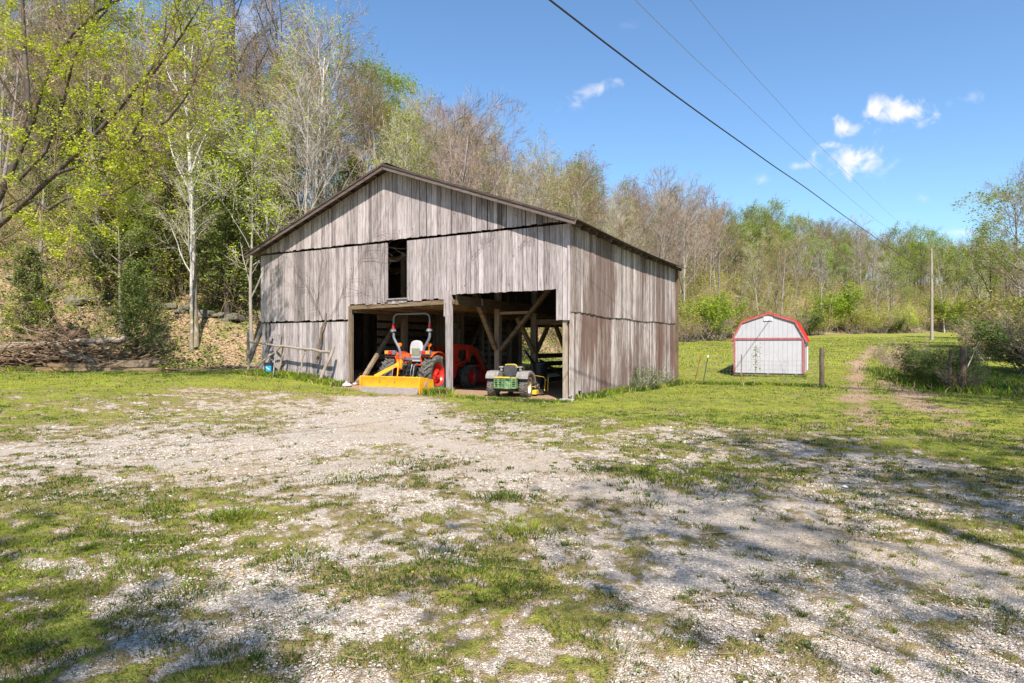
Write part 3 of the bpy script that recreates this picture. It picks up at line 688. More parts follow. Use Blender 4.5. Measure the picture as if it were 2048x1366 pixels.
def boards(B, xa, xb, zb, zt, y0, th=.025, wmin=.12, wmax=.215, jit=.02, gap=.016, zbf=None, ztf=None, holes=None):
    x = xa
    while x < xb - .02:
        w = random.uniform(wmin, wmax); x1 = min(x + w, xb)
        if xb - x1 < .08: x1 = xb
        b = zbf((x + x1) / 2) if zbf else zb
        g = gap * random.uniform(.3, 1.8)
        t0 = ztf(x) if ztf else zt; t1 = ztf(x1 - g) if ztf else zt
        board(B, x, x1 - g, b, t0, t1, y0, th, jit, random.uniform(-.008, .008))
        x = x1
random.seed(11)
B = MB(); boards(B, WX, 0, 5.10, 0, -.07, jit=.015, ztf=lambda x: roofz(x) - .005); gable = B.build('gable_boards', M_front, barn, False)
B = MB()
boards(B, WX - .02, -8.34, 2.49, 5.03, -.03, jit=.02)
boards(B, -8.34, -6.62, 0, 5.03, -.025, jit=.035, zbf=lambda x: 2.99 + (x + 8.34) * .01)
boards(B, -5.81, -4.02, 0, 5.03, -.025, jit=.03, zbf=lambda x: 3.06)
boards(B, -6.62, -5.81, 2.99, 3.12, -.025, jit=.03)
boards(B, -4.02, -.38, 3.19, 5.03, -.025, jit=.004)
boards(B, -.38, .0, 2.31, 5.03, -.025, jit=.006, gap=.012)
B.build('front_boards', M_front, barn, False)
B = MB()
def fb(x):
    return gz(x, -.05) - .02
boards(B, -12.45, -8.36, 0, 2.42, .005, jit=.03, zbf=fb)
boards(B, WX, -12.74, 0, 2.42, .005, jit=.02, zbf=fb)
board(B, -12.74, -12.45, fb(-12.6), 1.75, 1.35, .02, .025)   # broken board leaves a ragged hole
board(B, -12.70, -12.58, 1.2, 2.42, 2.42, .05, .02)
B.build('lower_front_boards', M_front, barn, False)
# side wall on the right: lapped upper tier over a ragged lower one
def side_boards(name, x0, zb, zt, y0, y1, jit, mat, zbf=None, gap=.011, th=.025, sag=None):
    B = MB(); y = y0
    while y < y1 - .02:
        w = random.uniform(.10, .2); ye = min(y + w, y1)
        if y1 - ye < .06: ye = y1
        B.rand(); j = random.uniform(-1, 1) * jit; b = zbf((y + ye) / 2) if zbf else zb
        if jit > .05 and random.random() < .25: j += random.uniform(.05, .2)
        a = random.uniform(-.007, .007) + x0; g = gap * random.uniform(.3, 2); sg = sag((y + ye) / 2) if sag else 0
        j2 = j + random.uniform(-.05, .05) * (jit > .05)
        B.hexa([(a, y, b + j + sg), (a + th, y, b + j + sg), (a + th, ye - g, b + j2 + sg), (a, ye - g, b + j2 + sg), (a, y, zt), (a + th, y, zt), (a + th, ye - g, zt), (a, ye - g, zt)])
        y = ye
    return B.build(name, mat, barn, False)
side_boards('side_boards', .035, 2.55, 5.14, -.02, DY, .012, M_side, sag=lambda y: -.05 * math.sin(y / DY * 3.1) + .02 * math.sin(y * 1.7))
side_boards('lower_side_boards', .0, 0, 2.62, .0, DY, .09, M_side2, zbf=lambda y: gz(.05, y) + .09)
B = MB(); B.rand(); B.hexa([(.0, -.085, 2.30), (.075, -.085, 2.30), (.075, -.06, 2.30), (.0, -.06, 2.30), (.0, -.085, 5.1), (.075, -.085, 5.1), (.075, -.06, 5.1), (.0, -.06, 5.1)]); B.build('corner_board', M_front, barn, False)
# left and rear walls
def wall_left():
    B = MB(); y = 0
    while y < DY:
        w = random.uniform(.16, .24); B.rand(); g = random.uniform(.004, .014)
        B.box((WX + .012, y + w / 2, (gz(WX, y) + 5.1) / 2), (.025, w - g, 5.1 - gz(WX, y))); y += w
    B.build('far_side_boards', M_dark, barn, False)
wall_left()
B = MB(); x = WX
while x < 0:
    w = random.uniform(.15, .24); B.rand(); g = random.uniform(.004, .016)
    if -7.65 < x + w / 2 < -4.15: zb = 2.46
    else: zb = gz(x, DY) - .02
    zt = roofz(x + w / 2) - .12
    B.box((x + w / 2, DY - .01, (zb + zt) / 2), (w - g, .025, zt - zb)); x += w
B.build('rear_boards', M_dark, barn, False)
# roof: two corrugated tin slopes with a sagging right eave
def roof_side(sg):
    nx, ny = 26, 150
    V = []; F = []
    ov = .42
    L = abs(MX) + ov
    for i in range(nx + 1):
        t = i / nx; xx = MX + sg * L * t; zz = AP + .075 - (AP - EAVE) / abs(MX) * L * t
        for j in range(ny + 1):
            y = -.47 + (DY + .94) * j / ny
            sag = -.09 * t ** 2 * math.sin(max(0, (y) / DY) * 3.14) * (1 if sg > 0 else .3) - (.10 * t ** 2 * (y / DY) ** 2 if sg > 0 else 0)
            cor = .008 * math.sin(y * 2 * math.pi / .16)
            V.append((xx, y, zz + sag + cor))
    for i in range(nx):
        for j in range(ny):
            a = i * (ny + 1) + j; F.append((a, a + 1, a + ny + 2, a + ny + 1))
    B = MB(); B.add(V, F); o = B.build('roof', M_tin, barn)
    s = o.modifiers.new('solid', 'SOLIDIFY'); s.thickness = .02; s.offset = -1
    return o
r1 = roof_side(1); r2 = roof_side(-1)
B = MB(); B.beam((MX, -.44, AP + .10), (MX, DY + .44, AP + .10), .28, .012); B.build('ridge_cap', M_tin, r1, False)
for sg in (1, -1):
    B = MB()
    for y in (-.455,):
        a = (MX, y, AP - .02); b = (MX + sg * 6.89, y, AP - .02 - .3585 * 6.89)
        B.rand(); B.beam(a, b, .03, .17)
        B.rand(); B.beam((MX, y - .03, AP + .045), (MX + sg * 6.89, y - .03, AP + .045 - .3585 * 6.89), .03, .06)
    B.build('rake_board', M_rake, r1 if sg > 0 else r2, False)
B = MB()
for k in range(19):      # rafter tails under the eaves and lookouts under the rake
    y = .1 + k * .61
    for sg in (1, -1):
        B.rand(); B.beam((MX, y, AP - .07), (MX + sg * 6.8, y, AP - .07 - .3585 * 6.8 - (.09 * math.sin(y / DY * 3.14) + .10 * (y / DY) ** 2 if sg > 0 else 0)), .05, .13)
for sg in (1, -1):
    for k in range(1, 12):
        t = k / 12 * 6.7; B.rand(); B.beam((MX + sg * t, -.42, AP - .01 - .3585 * t), (MX + sg * t, DY + .4, AP - .01 - .3585 * t - .04), .12, .022)
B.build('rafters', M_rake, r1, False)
# frame
def part(name, mat, *beams):
    B = MB()
    for b in beams: B.rand(); B.beam(*b)
    return B.build(name, mat, barn, False)
def post(x, y, z1, w=.17, mat=M_beamv, name='post'): return part(name, mat, ((x, y, gz(x, y) - .05), (x, y, z1), w, w))
for x in (-8.25, -4.0):
    for y in (2.8, 5.6, 8.4, DY - .12): post(x + random.uniform(-.03, .03), y, 5.2 if x > -5 else 5.2, .19)
for y in (2.8, 5.6, 8.4, DY - .12): post(-.13, y, 4.9, .16)
for x in (-12.8,):
    for y in (.15, 2.8, 5.6, 8.4, DY - .12): post(x, y, 4.9, .16)
post(-.13, .10, 2.6, .15); post(-8.42, .09, 2.98, .14)
# split weathered door post between the bays, boarded at the front
B = MB(); B.rand(); B.beam((-4.10, -.02, gz(-4.1, -.1) - .05), (-4.10, -.02, 3.2), .13, .16, (0, 1, 0)); B.rand(); B.beam((-4.15, -.125, 2.50), (-4.15, -.125, 3.30), .2, .03, (0, 1, 0)); B.rand(); B.beam((-4.06, -.12, gz(-4.1, -.1) - .02), (-4.09, -.12, 2.52), .2, .035, (0, 1, 0)); B.build('door_post', M_front, barn, False)
part('doorway_board', M_beamv, ((-8.31, -.05, .3), (-8.31, -.05, 2.95), .07, .12, (0, 1, 0)))
part('lintel', M_beam, ((-8.5, .03, 2.90), (-3.95, .03, 2.97), .06, .14))
part('window_sill', M_front, ((-6.66, -.03, 3.13), (-5.78, -.03, 3.135), .08, .04))
part('girt', M_beam, ((-4.0, .15, 3.3), (-.1, .15, 3.3), .09, .14)); part('girt', M_beam, ((-.15, .1, 2.42), (-.15, DY, 2.38), .12, .16))
for y in (2.8, 5.6, 8.4, DY - .12):
    part('tie_beam', M_beam, ((WX + .1, y, 4.95), (-.1, y, 4.95), .16, .18))
for y in (5.6, 8.4): part('tie_beam', M_beam, ((-4, y, 2.50), (-.2, y, 2.44), .13, .2))
# loft floor over the tractor bay with its edge joist
B = MB()
y = .12
while y < DY - .1:
    w = random.uniform(.14, .22); B.rand(); B.box((-6.2, y + w / 2, 2.98), (4.5, w - .006, .03)); y += w
B.build('loft_floor', M_loft, barn, False)
B = MB()
for x in (-7.7, -7.0, -6.3, -5.6, -4.9): B.rand(); B.beam((x, .1, 2.90), (x, DY - .2, 2.90), .06, .12)
B.build('loft_joists', M_loft, barn, False)
part('loft_edge_beam', M_beam, ((-3.93, .1, 3.02), (-3.93, DY - .2, 2.98), .07, .3))
part('wall_plate', M_beam, ((-8.25, .1, 2.82), (-8.25, DY - .2, 2.82), .14, .18))
# braces
B = [((-4.0, 2.62, 1.45), (-4.0, 1.2, 3.35), .11, .15, (1, 0, 0)), ((-3.9, 2.8, 1.42), (-1.75, 2.8, 3.75), .12, .17, (0, 1, 0)), ((-3.9, 2.8, 2.72), (-2.78, 2.8, 2.72), .09, .14, (0, 1, 0)),
     ((-4.0, 5.7, 1.3), (-4.0, 7.0, 2.6), .11, .15, (1, 0, 0)), ((-4.0, 5.5, 1.3), (-4.0, 4.2, 2.6), .11, .15, (1, 0, 0)), ((-4.0, 8.5, 1.3), (-4.0, 9.8, 2.6), .11, .15, (1, 0, 0)), ((-4.0, 8.3, 1.5), (-4.0, 7.3, 2.6), .11, .15, (1, 0, 0)),
     ((-8.2, 2.6, 2.78), (-8.15, .35, .35), .10, .14, (1, 0, 0)), ((-8.2, 5.5, 2.4), (-8.2, 3.4, .6), .10, .14, (1, 0, 0)), ((-8.2, 8.3, 2.6), (-8.2, 6.6, .6), .1, .14, (1, 0, 0)),
     ((-.15, 2.6, 1.4), (-.15, 1.0, 2.4), .1, .13, (1, 0, 0))]
for b in B: part('brace', M_beam, b)
part('loft_post', M_beam, ((-6.35, .9, 3.0), (-6.35, .9, 3.9), .12, .1)); part('loft_brace', M_beam, ((-6.0, 1.5, 3.1), (-5.2, 1.5, 4.9), .1, .1))
# board partition along the left of the bay, stall boards on the right
B = MB()
for k in range(9): B.rand(); B.box((-8.36, 6.2, .3 + k * .29), (.025, 9.6, .2))
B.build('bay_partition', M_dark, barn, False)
B = MB(); x = -8.15
while x < -6.6: B.rand(); B.box((x, 4.6, 1.5), (.16, .025, 2.9)); x += .175
B.build('inner_partition', M_dark, barn, False)
B = MB()
for k, (z, dz) in enumerate(((.2, 0), (.53, .05), (.86, -.04), (1.17, 0))): B.rand(); B.beam((-3.86, 5.6, z), (-3.86, 11.0, z + dz), .03, .19)
B.rand(); B.beam((-3.83, 5.7, 1.0), (-3.83, 8.3, .15), .03, .12)
B.build('stall_rails', M_dark, barn, False)
B = MB()
for k in range(8): B.rand(); B.box((-.05, 5.6, .15 + k * .3), (.02, 10.8, .07))
B.build('wall_girts', M_dark, barn, False)
B = MB(); B.rand(); B.box((-7.6, .42, .33), (1.35, .5, .045)); B.rand(); B.box((-7.6, .2, .19), (1.3, .05, .22)); B.rand(); B.box((-7.95, .15, .08), (.35, .2, .2)); B.build('bay_sill', M_beam, barn, False)
B = MB(); B.box((-.02, -.12, -.02), (.42, .36, .2), (0, 0, .2)); B.build('foundation_stone', paint('fieldstone', (.42, .40, .38), (.25, .235, .22), 9, .9, 0, .4), barn, True, .03)

# ------------------------------------------------------------------ things round the barn
M_pole = wood('barkless_pole', (.11, .085, .06), (.24, .195, .155), (.38, .33, .29))
M_stone = paint('pale_stone', (.55, .51, .48), (.34, .30, .27), 7, .9, 0, .4)
def place(o, x, y, z=0, rz=0): o.location = bw(x, y, z); o.rotation_euler = (0, 0, BARN_ROT + rz)
def bpt(x, y, z): p = bw(x, y); return (p[0], p[1], z)
def wobble(a, b, n, j):
    a = Vector(a); b = Vector(b); return [a.lerp(b, i / n) + (Vector([random.uniform(-j, j) for _ in range(3)]) if 0 < i < n else Vector()) for i in range(n + 1)]
def stick(name, a, b, r0, r1, label, cat, group=None, j=.03, mat=None, n=6, parent=None):
    B = MB(); rs = [r0 + (r1 - r0) * i / n for i in range(n + 1)]
    B.tube(wobble(a, b, n, j), rs, 8); o = B.build(name, mat or M_pole, parent); return tag(o, label, cat, group)
g1 = gz(-13.05, -.45)
random.seed(5)
RF = empty('pole_fence', bpt(-11, -.45, .4), 0, 'low fence of bare bent poles against the barn front', 'fence')
def rf(name, a, b, r0, r1, **k):
    o = stick(name, Vector(a), Vector(b), r0, r1, None, None, **k); o.parent = RF; o.matrix_parent_inverse = Matrix.Translation(-Vector(RF.location)); return o
rf('fence_post', bpt(-13.3, -.35, .35), bpt(-13.3, -.35, 2.15), .055, .05)
rf('fence_post', bpt(-9.15, -.75, .15), bpt(-8.75, -.38, 1.55), .065, .055)
rf('top_rail', bpt(-13.2, -.42, 1.72), bpt(-11.15, -.42, 1.54), .035, .04); rf('top_rail', bpt(-11.3, -.42, 1.56), bpt(-8.85, -.45, 1.36), .04, .05)
rf('diagonal_pole', bpt(-13.1, -.6, .42), bpt(-11.25, -.5, 1.58), .03, .035)
rf('stake', bpt(-11.5, -.5, .35), bpt(-11.2, -.4, 1.48), .045, .03); rf('stake', bpt(-10.45, -.5, .3), bpt(-10.15, -.38, 1.45), .035, .025)
WM = MB()
for k in range(9): WM.tube([bpt(-13.2, -.36, .55 + k * .13), bpt(-8.9, -.36, .4 + k * .11)], .0022, 4)
for k in range(26): x = -13.2 + k * .166; WM.tube([bpt(x, -.36, .45), bpt(x, -.36, 1.6 - k * .01)], .0018, 4)
M_wire = paint('galvanised_wire', (.28, .27, .26), (.18, .16, .15), 20, .5, .6, 0)
o = WM.build('wire_mesh', M_wire); o.parent = RF; o.matrix_parent_inverse = Matrix.Translation(-Vector(RF.location))
stick('leaning_log', bpt(-13.55, -.15, .95), bpt(-13.15, .25, 2.45), .11, .085, 'grey log leaning on the far corner of the barn above its wire fence', 'log', j=.02)
for i, (x0, x1, zt, lab) in enumerate(((-12.75, -12.3, 1.95, 'long split plank leaning beside the hole in the barn front'), (-12.55, -12.15, 1.75, 'short grey plank leaning behind the bent rail'))):
    B = MB(); B.rand(); B.beam(bpt(x0, -.35, .4), bpt(x1, -.07, zt), .16, .03, (.5, .5, 0)); tag(B.build('leaning_plank', M_front, None, False), lab, 'plank')
B = MB(); B.rand(); B.beam(bpt(-12.0, -.12, 1.35), bpt(-11.93, -.06, 2.0), .33, .03, (.5, .8, 0)); tag(B.build('board', M_front, None, False), 'square grey board propped on the barn front above the bucket', 'board')
B = MB(); B.rand(); B.beam(bpt(-11.85, -.2, .5), bpt(-11.8, -.1, 1.6), .2, .16); tag(B.build('wood_block', M_pole, None, False), 'squat upright wood block behind the black bucket', 'block')
stick('dead_branch', bpt(-9.75, -.25, .95), bpt(-9.45, -.08, 2.75), .055, .03, 'long brown dead branch leaning on the barn front', 'branch', j=.05, mat=M_dark)
# bucket on a steel stake
bk = empty('bucket', bpt(-11.75, -.62, .55), 0, 'black plastic bucket with a bright blue label hanging on a steel stake', 'bucket')
M_blk = paint('black_plastic', (.018, .02, .024), (.03, .032, .036), 10, .4)
B = MB(); B.lathe([(.165, 0), (.195, .38), (.205, .38), (.205, .41), (.19, .41), (.155, .02)], (0, 0, 0), 'z', 28); b0 = B.build('pail', M_blk, bk)
B = MB(); vs = []; fs = []
for k in range(9):
    a = -math.pi / 2 - .45 + k * .14
    for z in (.06, .29): rr = .165 + .03 * z / .38 + .003; vs.append((math.cos(a) * rr, math.sin(a) * rr, z))
for k in range(8): fs.append((2 * k, 2 * k + 2, 2 * k + 3, 2 * k + 1))
B.add(vs, fs); lab_o = B.build('label', paint('blue_label', (.01, .30, .55), (.012, .27, .5), 3, .45), b0)
B = MB(); vs = []; fs = []
for k in range(7):
    a = -math.pi / 2 - .40 + k * .14
    z0 = .235 - .016 * k; rr = .165 + .03 * z0 / .38 + .005
    vs += [(math.cos(a) * rr, math.sin(a) * rr, z0), (math.cos(a) * rr, math.sin(a) * rr, .285)]
for k in range(6): fs.append((2 * k, 2 * k + 2, 2 * k + 3, 2 * k + 1))
B.add(vs, fs); B.build('white_band', paint('label_white', (.7, .72, .74), None, 3, .5), lab_o)
B = MB(); B.tube([(-.2, 0, .4), (-.14, -.02, .5), (0, -.03, .545), (.14, -.02, .5), (.2, 0, .4)], .004, 5); B.build('handle', M_wire, bk)
M_galv = paint('galvanised', (.42, .43, .44), (.3, .31, .32), 14, .45, .7)
B = MB(); a = bpt(-11.22, -.95, .08); b = bpt(-11.2, -.8, 1.4)
B.tube([a, b], .025, 10); B.tube([Vector(b) + Vector((0, 0, -.02)), Vector(b) + Vector((0, 0, .03))], .033, 10); B.tube([bpt(-11.2, -.82, 1.02), bpt(-11.6, -.72, 1.05)], .008, 6)
tag(B.build('steel_stake', M_galv), 'galvanised steel stake standing beside the black bucket', 'stake')
# rubble stones at the bay corner
random.seed(8)
for i in range(11):
    B = MB(); r = random.uniform(.07, .17); B.ball((0, 0, 0), r, 9, 6)
    B.v = [(p[0] * random.uniform(.95, 1.5), p[1] * random.uniform(.8, 1.2), p[2] * random.uniform(.5, .75)) for p in B.v]
    o = B.build('rubble_stone', M_stone, None, True, 0, 25); x = -8.55 + random.uniform(-.3, .75); y = -.35 + random.uniform(-.25, .3)
    p = bw(x, y); o.location = (p[0], p[1], hz(*p[:2]) + .04); o.rotation_euler = (0, 0, random.uniform(0, 3))
    tag(o, 'pale rubble stone beside the tractor bay doorway', 'stone', 'rubble stones at the doorway')
# tree-branch shadows put in as thin dark tubes on the front boards
M_brshadow = barkmat('branch_shadow_tone', (.08, .06, .05), (.18, .145, .13), 8)
def shadow_lines(x0, z0, ang, L, label, seed, nb=7, r=.009):
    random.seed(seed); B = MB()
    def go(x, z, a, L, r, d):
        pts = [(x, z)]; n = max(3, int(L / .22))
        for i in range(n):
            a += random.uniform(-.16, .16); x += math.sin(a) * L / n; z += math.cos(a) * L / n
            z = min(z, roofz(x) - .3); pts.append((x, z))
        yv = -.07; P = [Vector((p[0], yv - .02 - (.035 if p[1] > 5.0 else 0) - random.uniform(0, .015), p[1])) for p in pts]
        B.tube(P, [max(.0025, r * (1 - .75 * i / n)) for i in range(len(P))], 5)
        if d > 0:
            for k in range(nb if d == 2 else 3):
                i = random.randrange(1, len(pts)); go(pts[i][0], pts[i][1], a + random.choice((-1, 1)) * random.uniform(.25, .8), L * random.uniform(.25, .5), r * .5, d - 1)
    go(x0, z0, ang, L, r, 2); o = B.build('branch_shadow_lines', M_brshadow); o.location = bw(0, 0); o.rotation_euler = (0, 0, BARN_ROT)
    return tag(o, label, 'shadow_lines')
shadow_lines(-9.9, 2.7, .12, 3.6, 'branch-shadow lines modelled up the front boards above the leaning branch', 1)
shadow_lines(-9.2, 2.6, .45, 3.8, 'modelled branch-shadow lines fanning up to the gable beneath the roof peak', 2, 12)
shadow_lines(-9.6, 2.6, -.5, 2.4, 'modelled branch-shadow lines spreading over the barn boards above the black bucket', 3, 8)
shadow_lines(-3.2, 4.3, 1.0, 1.5, 'short wiry modelled shadow lines above the mower bay', 4, 5, .007); shadow_lines(-1.6, 4.45, .8, 1.0, 'wiry modelled shadow lines near the sunny corner of the barn front', 6, 5, .006)

# ------------------------------------------------------------------ garden shed
shed = empty('garden_shed', (13.69, 29.27, .0), 0, 'pale grey gambrel shed with red metal roof standing on the lawn', 'shed')
SR = math.atan2(-math.sin(R(27)), math.cos(R(27))); shed.rotation_euler = (0, 0, SR); shed.location.z = hz(12.5, 30) + .02
M_sh = paint('shed_siding', (.44, .43, .475), (.40, .39, .43), 2, .6, 0, .02)
M_trim = paint('maroon_trim', (.30, .075, .08), (.36, .14, .15), 9, .6, 0, .05)
M_red = paint('red_roof_metal', (.60, .035, .022), (.52, .03, .02), 2, .35, .2, .02)
M_wht = paint('white_vinyl', (.78, .78, .78), (.72, .72, .73), 3, .5)
w = 3.15; D = 4.2; e = 1.83; kz = 2.62; kx = .42; pk = 3.02; b0 = .16
prof = [(-w, b0), (0, b0), (0, e), (-kx, kz), (-w / 2, pk), (-w + kx, kz), (-w, e)]
for (nm, y) in (('front_wall', .02), ('rear_wall', D - .02)):
    B = MB(); B.prism(prof, (0, y, 0), (1, 0, 0), (0, 0, 1), .04)
    if nm == 'front_wall':
        B2 = MB(); x = -w + .2
        while x < -.08:
            zt = min(pk - abs(x + w / 2) * .32, e + (min(-x, w + x)) * 1.95) - .06
            B2.box((x, -.004, (b0 + zt) / 2), (.008, .006, zt - b0)); x += .203
        fw = B.build(nm, M_sh, shed, False); B2.build('siding_groove', paint('groove', (.30, .29, .33), None, 3, .8), fw, False)
    else: B.build(nm, M_sh, shed, False)
for x in (-.02, -w + .02):
    B = MB(); B.box((x, D / 2, (b0 + e) / 2), (.04, D - .09, e - b0)); B.build('side_wall', M_sh, shed, False)
ovh = .07
def slope(a, b, name, par):
    B = MB(); a = Vector((a[0], 0, a[1])); b = Vector((b[0], 0, b[1])); d = (b - a).normalized(); nrm = Vector((-d.z, 0, d.x)); nrm = nrm if nrm.z > 0 else -nrm
    A = [a, b, b + nrm * .035, a + nrm * .035]
    B.hexa([(A[0].x, -ovh, A[0].z), (A[1].x, -ovh, A[1].z), (A[1].x, D + ovh, A[1].z), (A[0].x, D + ovh, A[0].z), (A[3].x, -ovh, A[3].z), (A[2].x, -ovh, A[2].z), (A[2].x, D + ovh, A[2].z), (A[3].x, D + ovh, A[3].z)])
    L = (b - a).length; k = 0
    y = .1
    while y < D: B.beam(Vector((a.x, y, a.z)) + nrm * .04, Vector((b.x, y, b.z)) + nrm * .04, .02, .02, nrm); y += .3
    return B.build(name, M_red, par, False)
P_ = [(.12, e - .16), (-kx + .03, kz + .02), (-w / 2, pk + .03), (-w + kx - .03, kz + .02), (-w - .12, e - .16)]
rfs = [slope(P_[i], P_[i + 1], 'roof_panel', shed) for i in range(4)]
B = MB()
for i in range(4):
    a = P_[i]; b = P_[i + 1]; B.beam((a[0], -.05, a[1] - .035), (b[0], -.05, b[1] - .035), .05, .07)
B.build('gable_trim', M_trim, shed, False)
B = MB(); B.beam((-w - .02, -.03, e - .02), (.02, -.03, e - .02), .03, .09); B.build('band_board', M_trim, shed, False)
for x in (-.045, -w + .045):
    B = MB(); B.box((x, -.02, (b0 + e - .07) / 2 + .005), (.09, .035, e - .09 - b0)); B.build('corner_trim', M_trim, shed, False)
B = MB(); B.box((.015, .05, (b0 + e) / 2), (.03, .09, e - b0)); B.build('corner_trim', M_trim, shed, False)
B = MB(); B.box((.018, D - .05, (b0 + e) / 2), (.04, .12, e - b0)); B.build('white_corner', M_wht, shed, False)
B = MB(); B.box((-w / 2 + .0, -.02, pk - .25), (.40, .04, .2))
for k in range(5): B.box((-w / 2, -.045, pk - .33 + k * .04), (.36, .012, .012))
B.build('gable_vent', M_wht, shed, False)
B = MB()
for x in (-w + .35, -w / 2, -.35): B.box((x, D / 2, .07), (.1, D, .16))
B.box((-w / 2, .08, .10), (w, .05, .09)); B.build('skid', paint('treated_wood', (.3, .26, .2), (.2, .17, .13), 8, .9), shed, False)

# ------------------------------------------------------------------ fence line between barn and gateway
M_tp = paint('green_steel', (.04, .07, .05), (.07, .08, .06), 12, .6, .3); M_rust = paint('rusty_steel', (.20, .07, .045), (.28, .12, .08), 15, .8, .2)
M_post = wood('fence_post_wood', (.035, .025, .018), (.085, .062, .045), (.15, .115, .085))
WF = empty('woven_wire_fence', (11.65, 23.5, 0), 0, 'thin woven wire fence on steel stakes running from the barn to a wooden post', 'fence')
def wf(o):
    o.parent = WF; o.matrix_parent_inverse = Matrix.Translation(-Vector(WF.location)); return o
FA = Vector((7.6, 26.9, 0)); FB = Vector((11.65, 23.5, 0))
B = MB()
for k in range(8):
    z = [.06, .16, .27, .39, .52, .67, .84, 1.02][k]; P = []
    for t in range(13):
        q = FA.lerp(FB, t / 12); P.append((q.x + random.uniform(-.01, .01), q.y, hz(q.x, q.y) + z + .02 * math.sin(t * 1.9 + k) - .05 * math.sin(t / 12 * 3.14)))
    B.tube(P, .0035, 4)
for t in range(36):
    q = FA.lerp(FB, t / 35); zz = hz(q.x, q.y); B.tube([(q.x, q.y, zz + .04), (q.x, q.y, zz + 1.0)], .0028, 4)
wf(B.build('wire_mesh', M_wire))
def tpost(x, y, h, lx, mat, cap=None, lab=None):
    B = MB(); z = hz(x, y); a = Vector((x, y, z - .05)); b = Vector((x + lx, y, z + h)); B.beam(a, b, .032, .008); B.beam(a, b, .008, .04)
    for k in range(8): q = a.lerp(b, .3 + k * .085); B.box(q + Vector((0, -.02, 0)), (.014, .012, .02))
    o = wf(B.build('steel_stake', mat, None, False)); tag(o, lab)
    if cap: B = MB(); B.beam(b - (b - a).normalized() * .12, b + Vector((0, 0, .004)), .038, .046); c_ = B.build('painted_tip', cap, None, False); c_.parent = o; c_.matrix_parent_inverse = (o.matrix_parent_inverse.inverted() @ Matrix.Identity(4)); c_.matrix_parent_inverse = Matrix.Translation((0, 0, 0))
    return o
tpost(7.75, 26.6, 1.25, .28, M_rust, None, 'thin leaning rusty stake'); tpost(8.05, 26.4, 1.25, .24, M_tp, M_wht, 'leaning green steel stake with a white tip'); tpost(9.45, 25.8, 1.25, .02, M_rust, None, 'rusty red steel stake')
def wpost(name, x, y, h, r, label, lean=(0, 0)):
    B = MB(); z = hz(x, y); B.tube([(x, y, z - .1), (x + lean[0] * .5, y, z + h * .5), (x + lean[0], y + lean[1], z + h - .01), (x + lean[0], y + lean[1], z + h)], [r * 1.05, r, r * .97, r * .9], 14)
    return tag(B.build(name, M_post), label, 'post')
wpost('wooden_post', 11.65, 23.5, 1.5, .085, 'round wooden post ending the wire fence beside the grassy track')
wpost('wooden_post', 15.05, 20.9, 1.55, .10, 'thick weathered post at the end of the overgrown fence', (.05, 0)); wpost('wooden_post', 14.85, 21.2, 1.45, .05, 'slim dark post pressed against the thick overgrown post', (.03, 0))
# sapling and bare canes by the shed
def cane(x, y, h, lx, r, label, leaves=0, mat=None):
    random.seed(int(x * 100)); z = hz(x, y); o = empty('sapling', (x, y, z), 0, label, 'sapling')
    B = MB(); P = [Vector((lx * t * t + random.uniform(-.015, .015), 0, h * t)) for t in [i / 7 for i in range(8)]]; B.tube(P, [r * (1 - .7 * i / 7) for i in range(8)], 5)
    for k in range(4): q = P[random.randrange(3, 7)]; B.tube([q, q + Vector((random.uniform(-.25, .25), 0, random.uniform(.15, .3)))], r * .35, 4)
    B.build('stem', M_twig, o)
    if leaves:
        V = []; Q = []
        for k in range(leaves):
            t = random.uniform(.25, 1) ** .7; c = Vector((lx * t * t, 0, h * t)) + Vector([random.gauss(0, .07 + .06 * t) for _ in range(3)]); a = random.uniform(0, 6.28); s = random.uniform(.03, .055)
            U = Vector((math.cos(a), math.sin(a), random.uniform(-.5, .5))) * s; Vv = Vector((-math.sin(a), math.cos(a), random.uniform(-.6, .6))) * s * .6; b = len(V); V += [c - U, c - Vv, c + U, c + Vv]; Q.append((b, b + 1, b + 2, b + 3))
        B = MB(); B.add(V, Q); B.build('leaves', M_leafG, o, False)
M_twig = barkmat('twig', (.15, .11, .085), (.30, .25, .21), 10)
M_leafG = leafmat('fresh_leaf', (.09, .18, .02), (.20, .32, .04))
cane(9.9, 25.4, 1.55, .02, .012, 'leafy sapling standing up against the grey shed wall', 150)
cane(10.75, 24.7, 1.35, -.35, .008, 'bare cane leaning away from the wooden post in front of the shed'); cane(10.8, 24.75, 1.2, .12, .008, 'upright bare cane in front of the shed trim'); cane(12.2, 24.9, .9, -.5, .008, 'bare arching cane beside the wooden fence post')
# weedy shrub against the barn side
# ------------------------------------------------------------------ utility poles + lines
M_util = wood('utility_pole_wood', (.14, .11, .08), (.27, .225, .18), (.38, .33, .28))
UP = empty('utility_pole', (45, 67, hz(45, 67)), 0, 'tall bare utility pole beyond the overgrown fence', 'utility pole')
H = 11.9 - hz(45, 67)
B = MB(); B.tube([(0, 0, -.3), (0, 0, H * .5), (-.05, 0, H)], [.16, .14, .11], 14); pm = B.build('pole', M_util, UP)
B = MB(); B.tube([(-.05, -.13, H - .25), (-.05, -.2, H - .25)], .03, 8); B.tube([(-.05, 0, H), (-.05, 0, H + .14)], [.05, .03], 8); B.build('insulator', paint('insulator', (.25, .2, .18), None, 8, .3), UP)
B = MB(); B.box((0, -.17, 7.1 - .3), (.09, .06, .22)); B.build('cable_clamp', M_galv, UP, False)
tag(UP, None)
x2, y2 = 67.3, 90; B = MB(); B.tube([(0, 0, -.2), (.02, 0, 3), (0, 0, 5.7)], [.12, .11, .08], 10); o = B.build('wooden_pole', M_util); o.location = (x2, y2, hz(x2, y2)); tag(o, 'slim short pole standing far down the grassy track', 'pole')
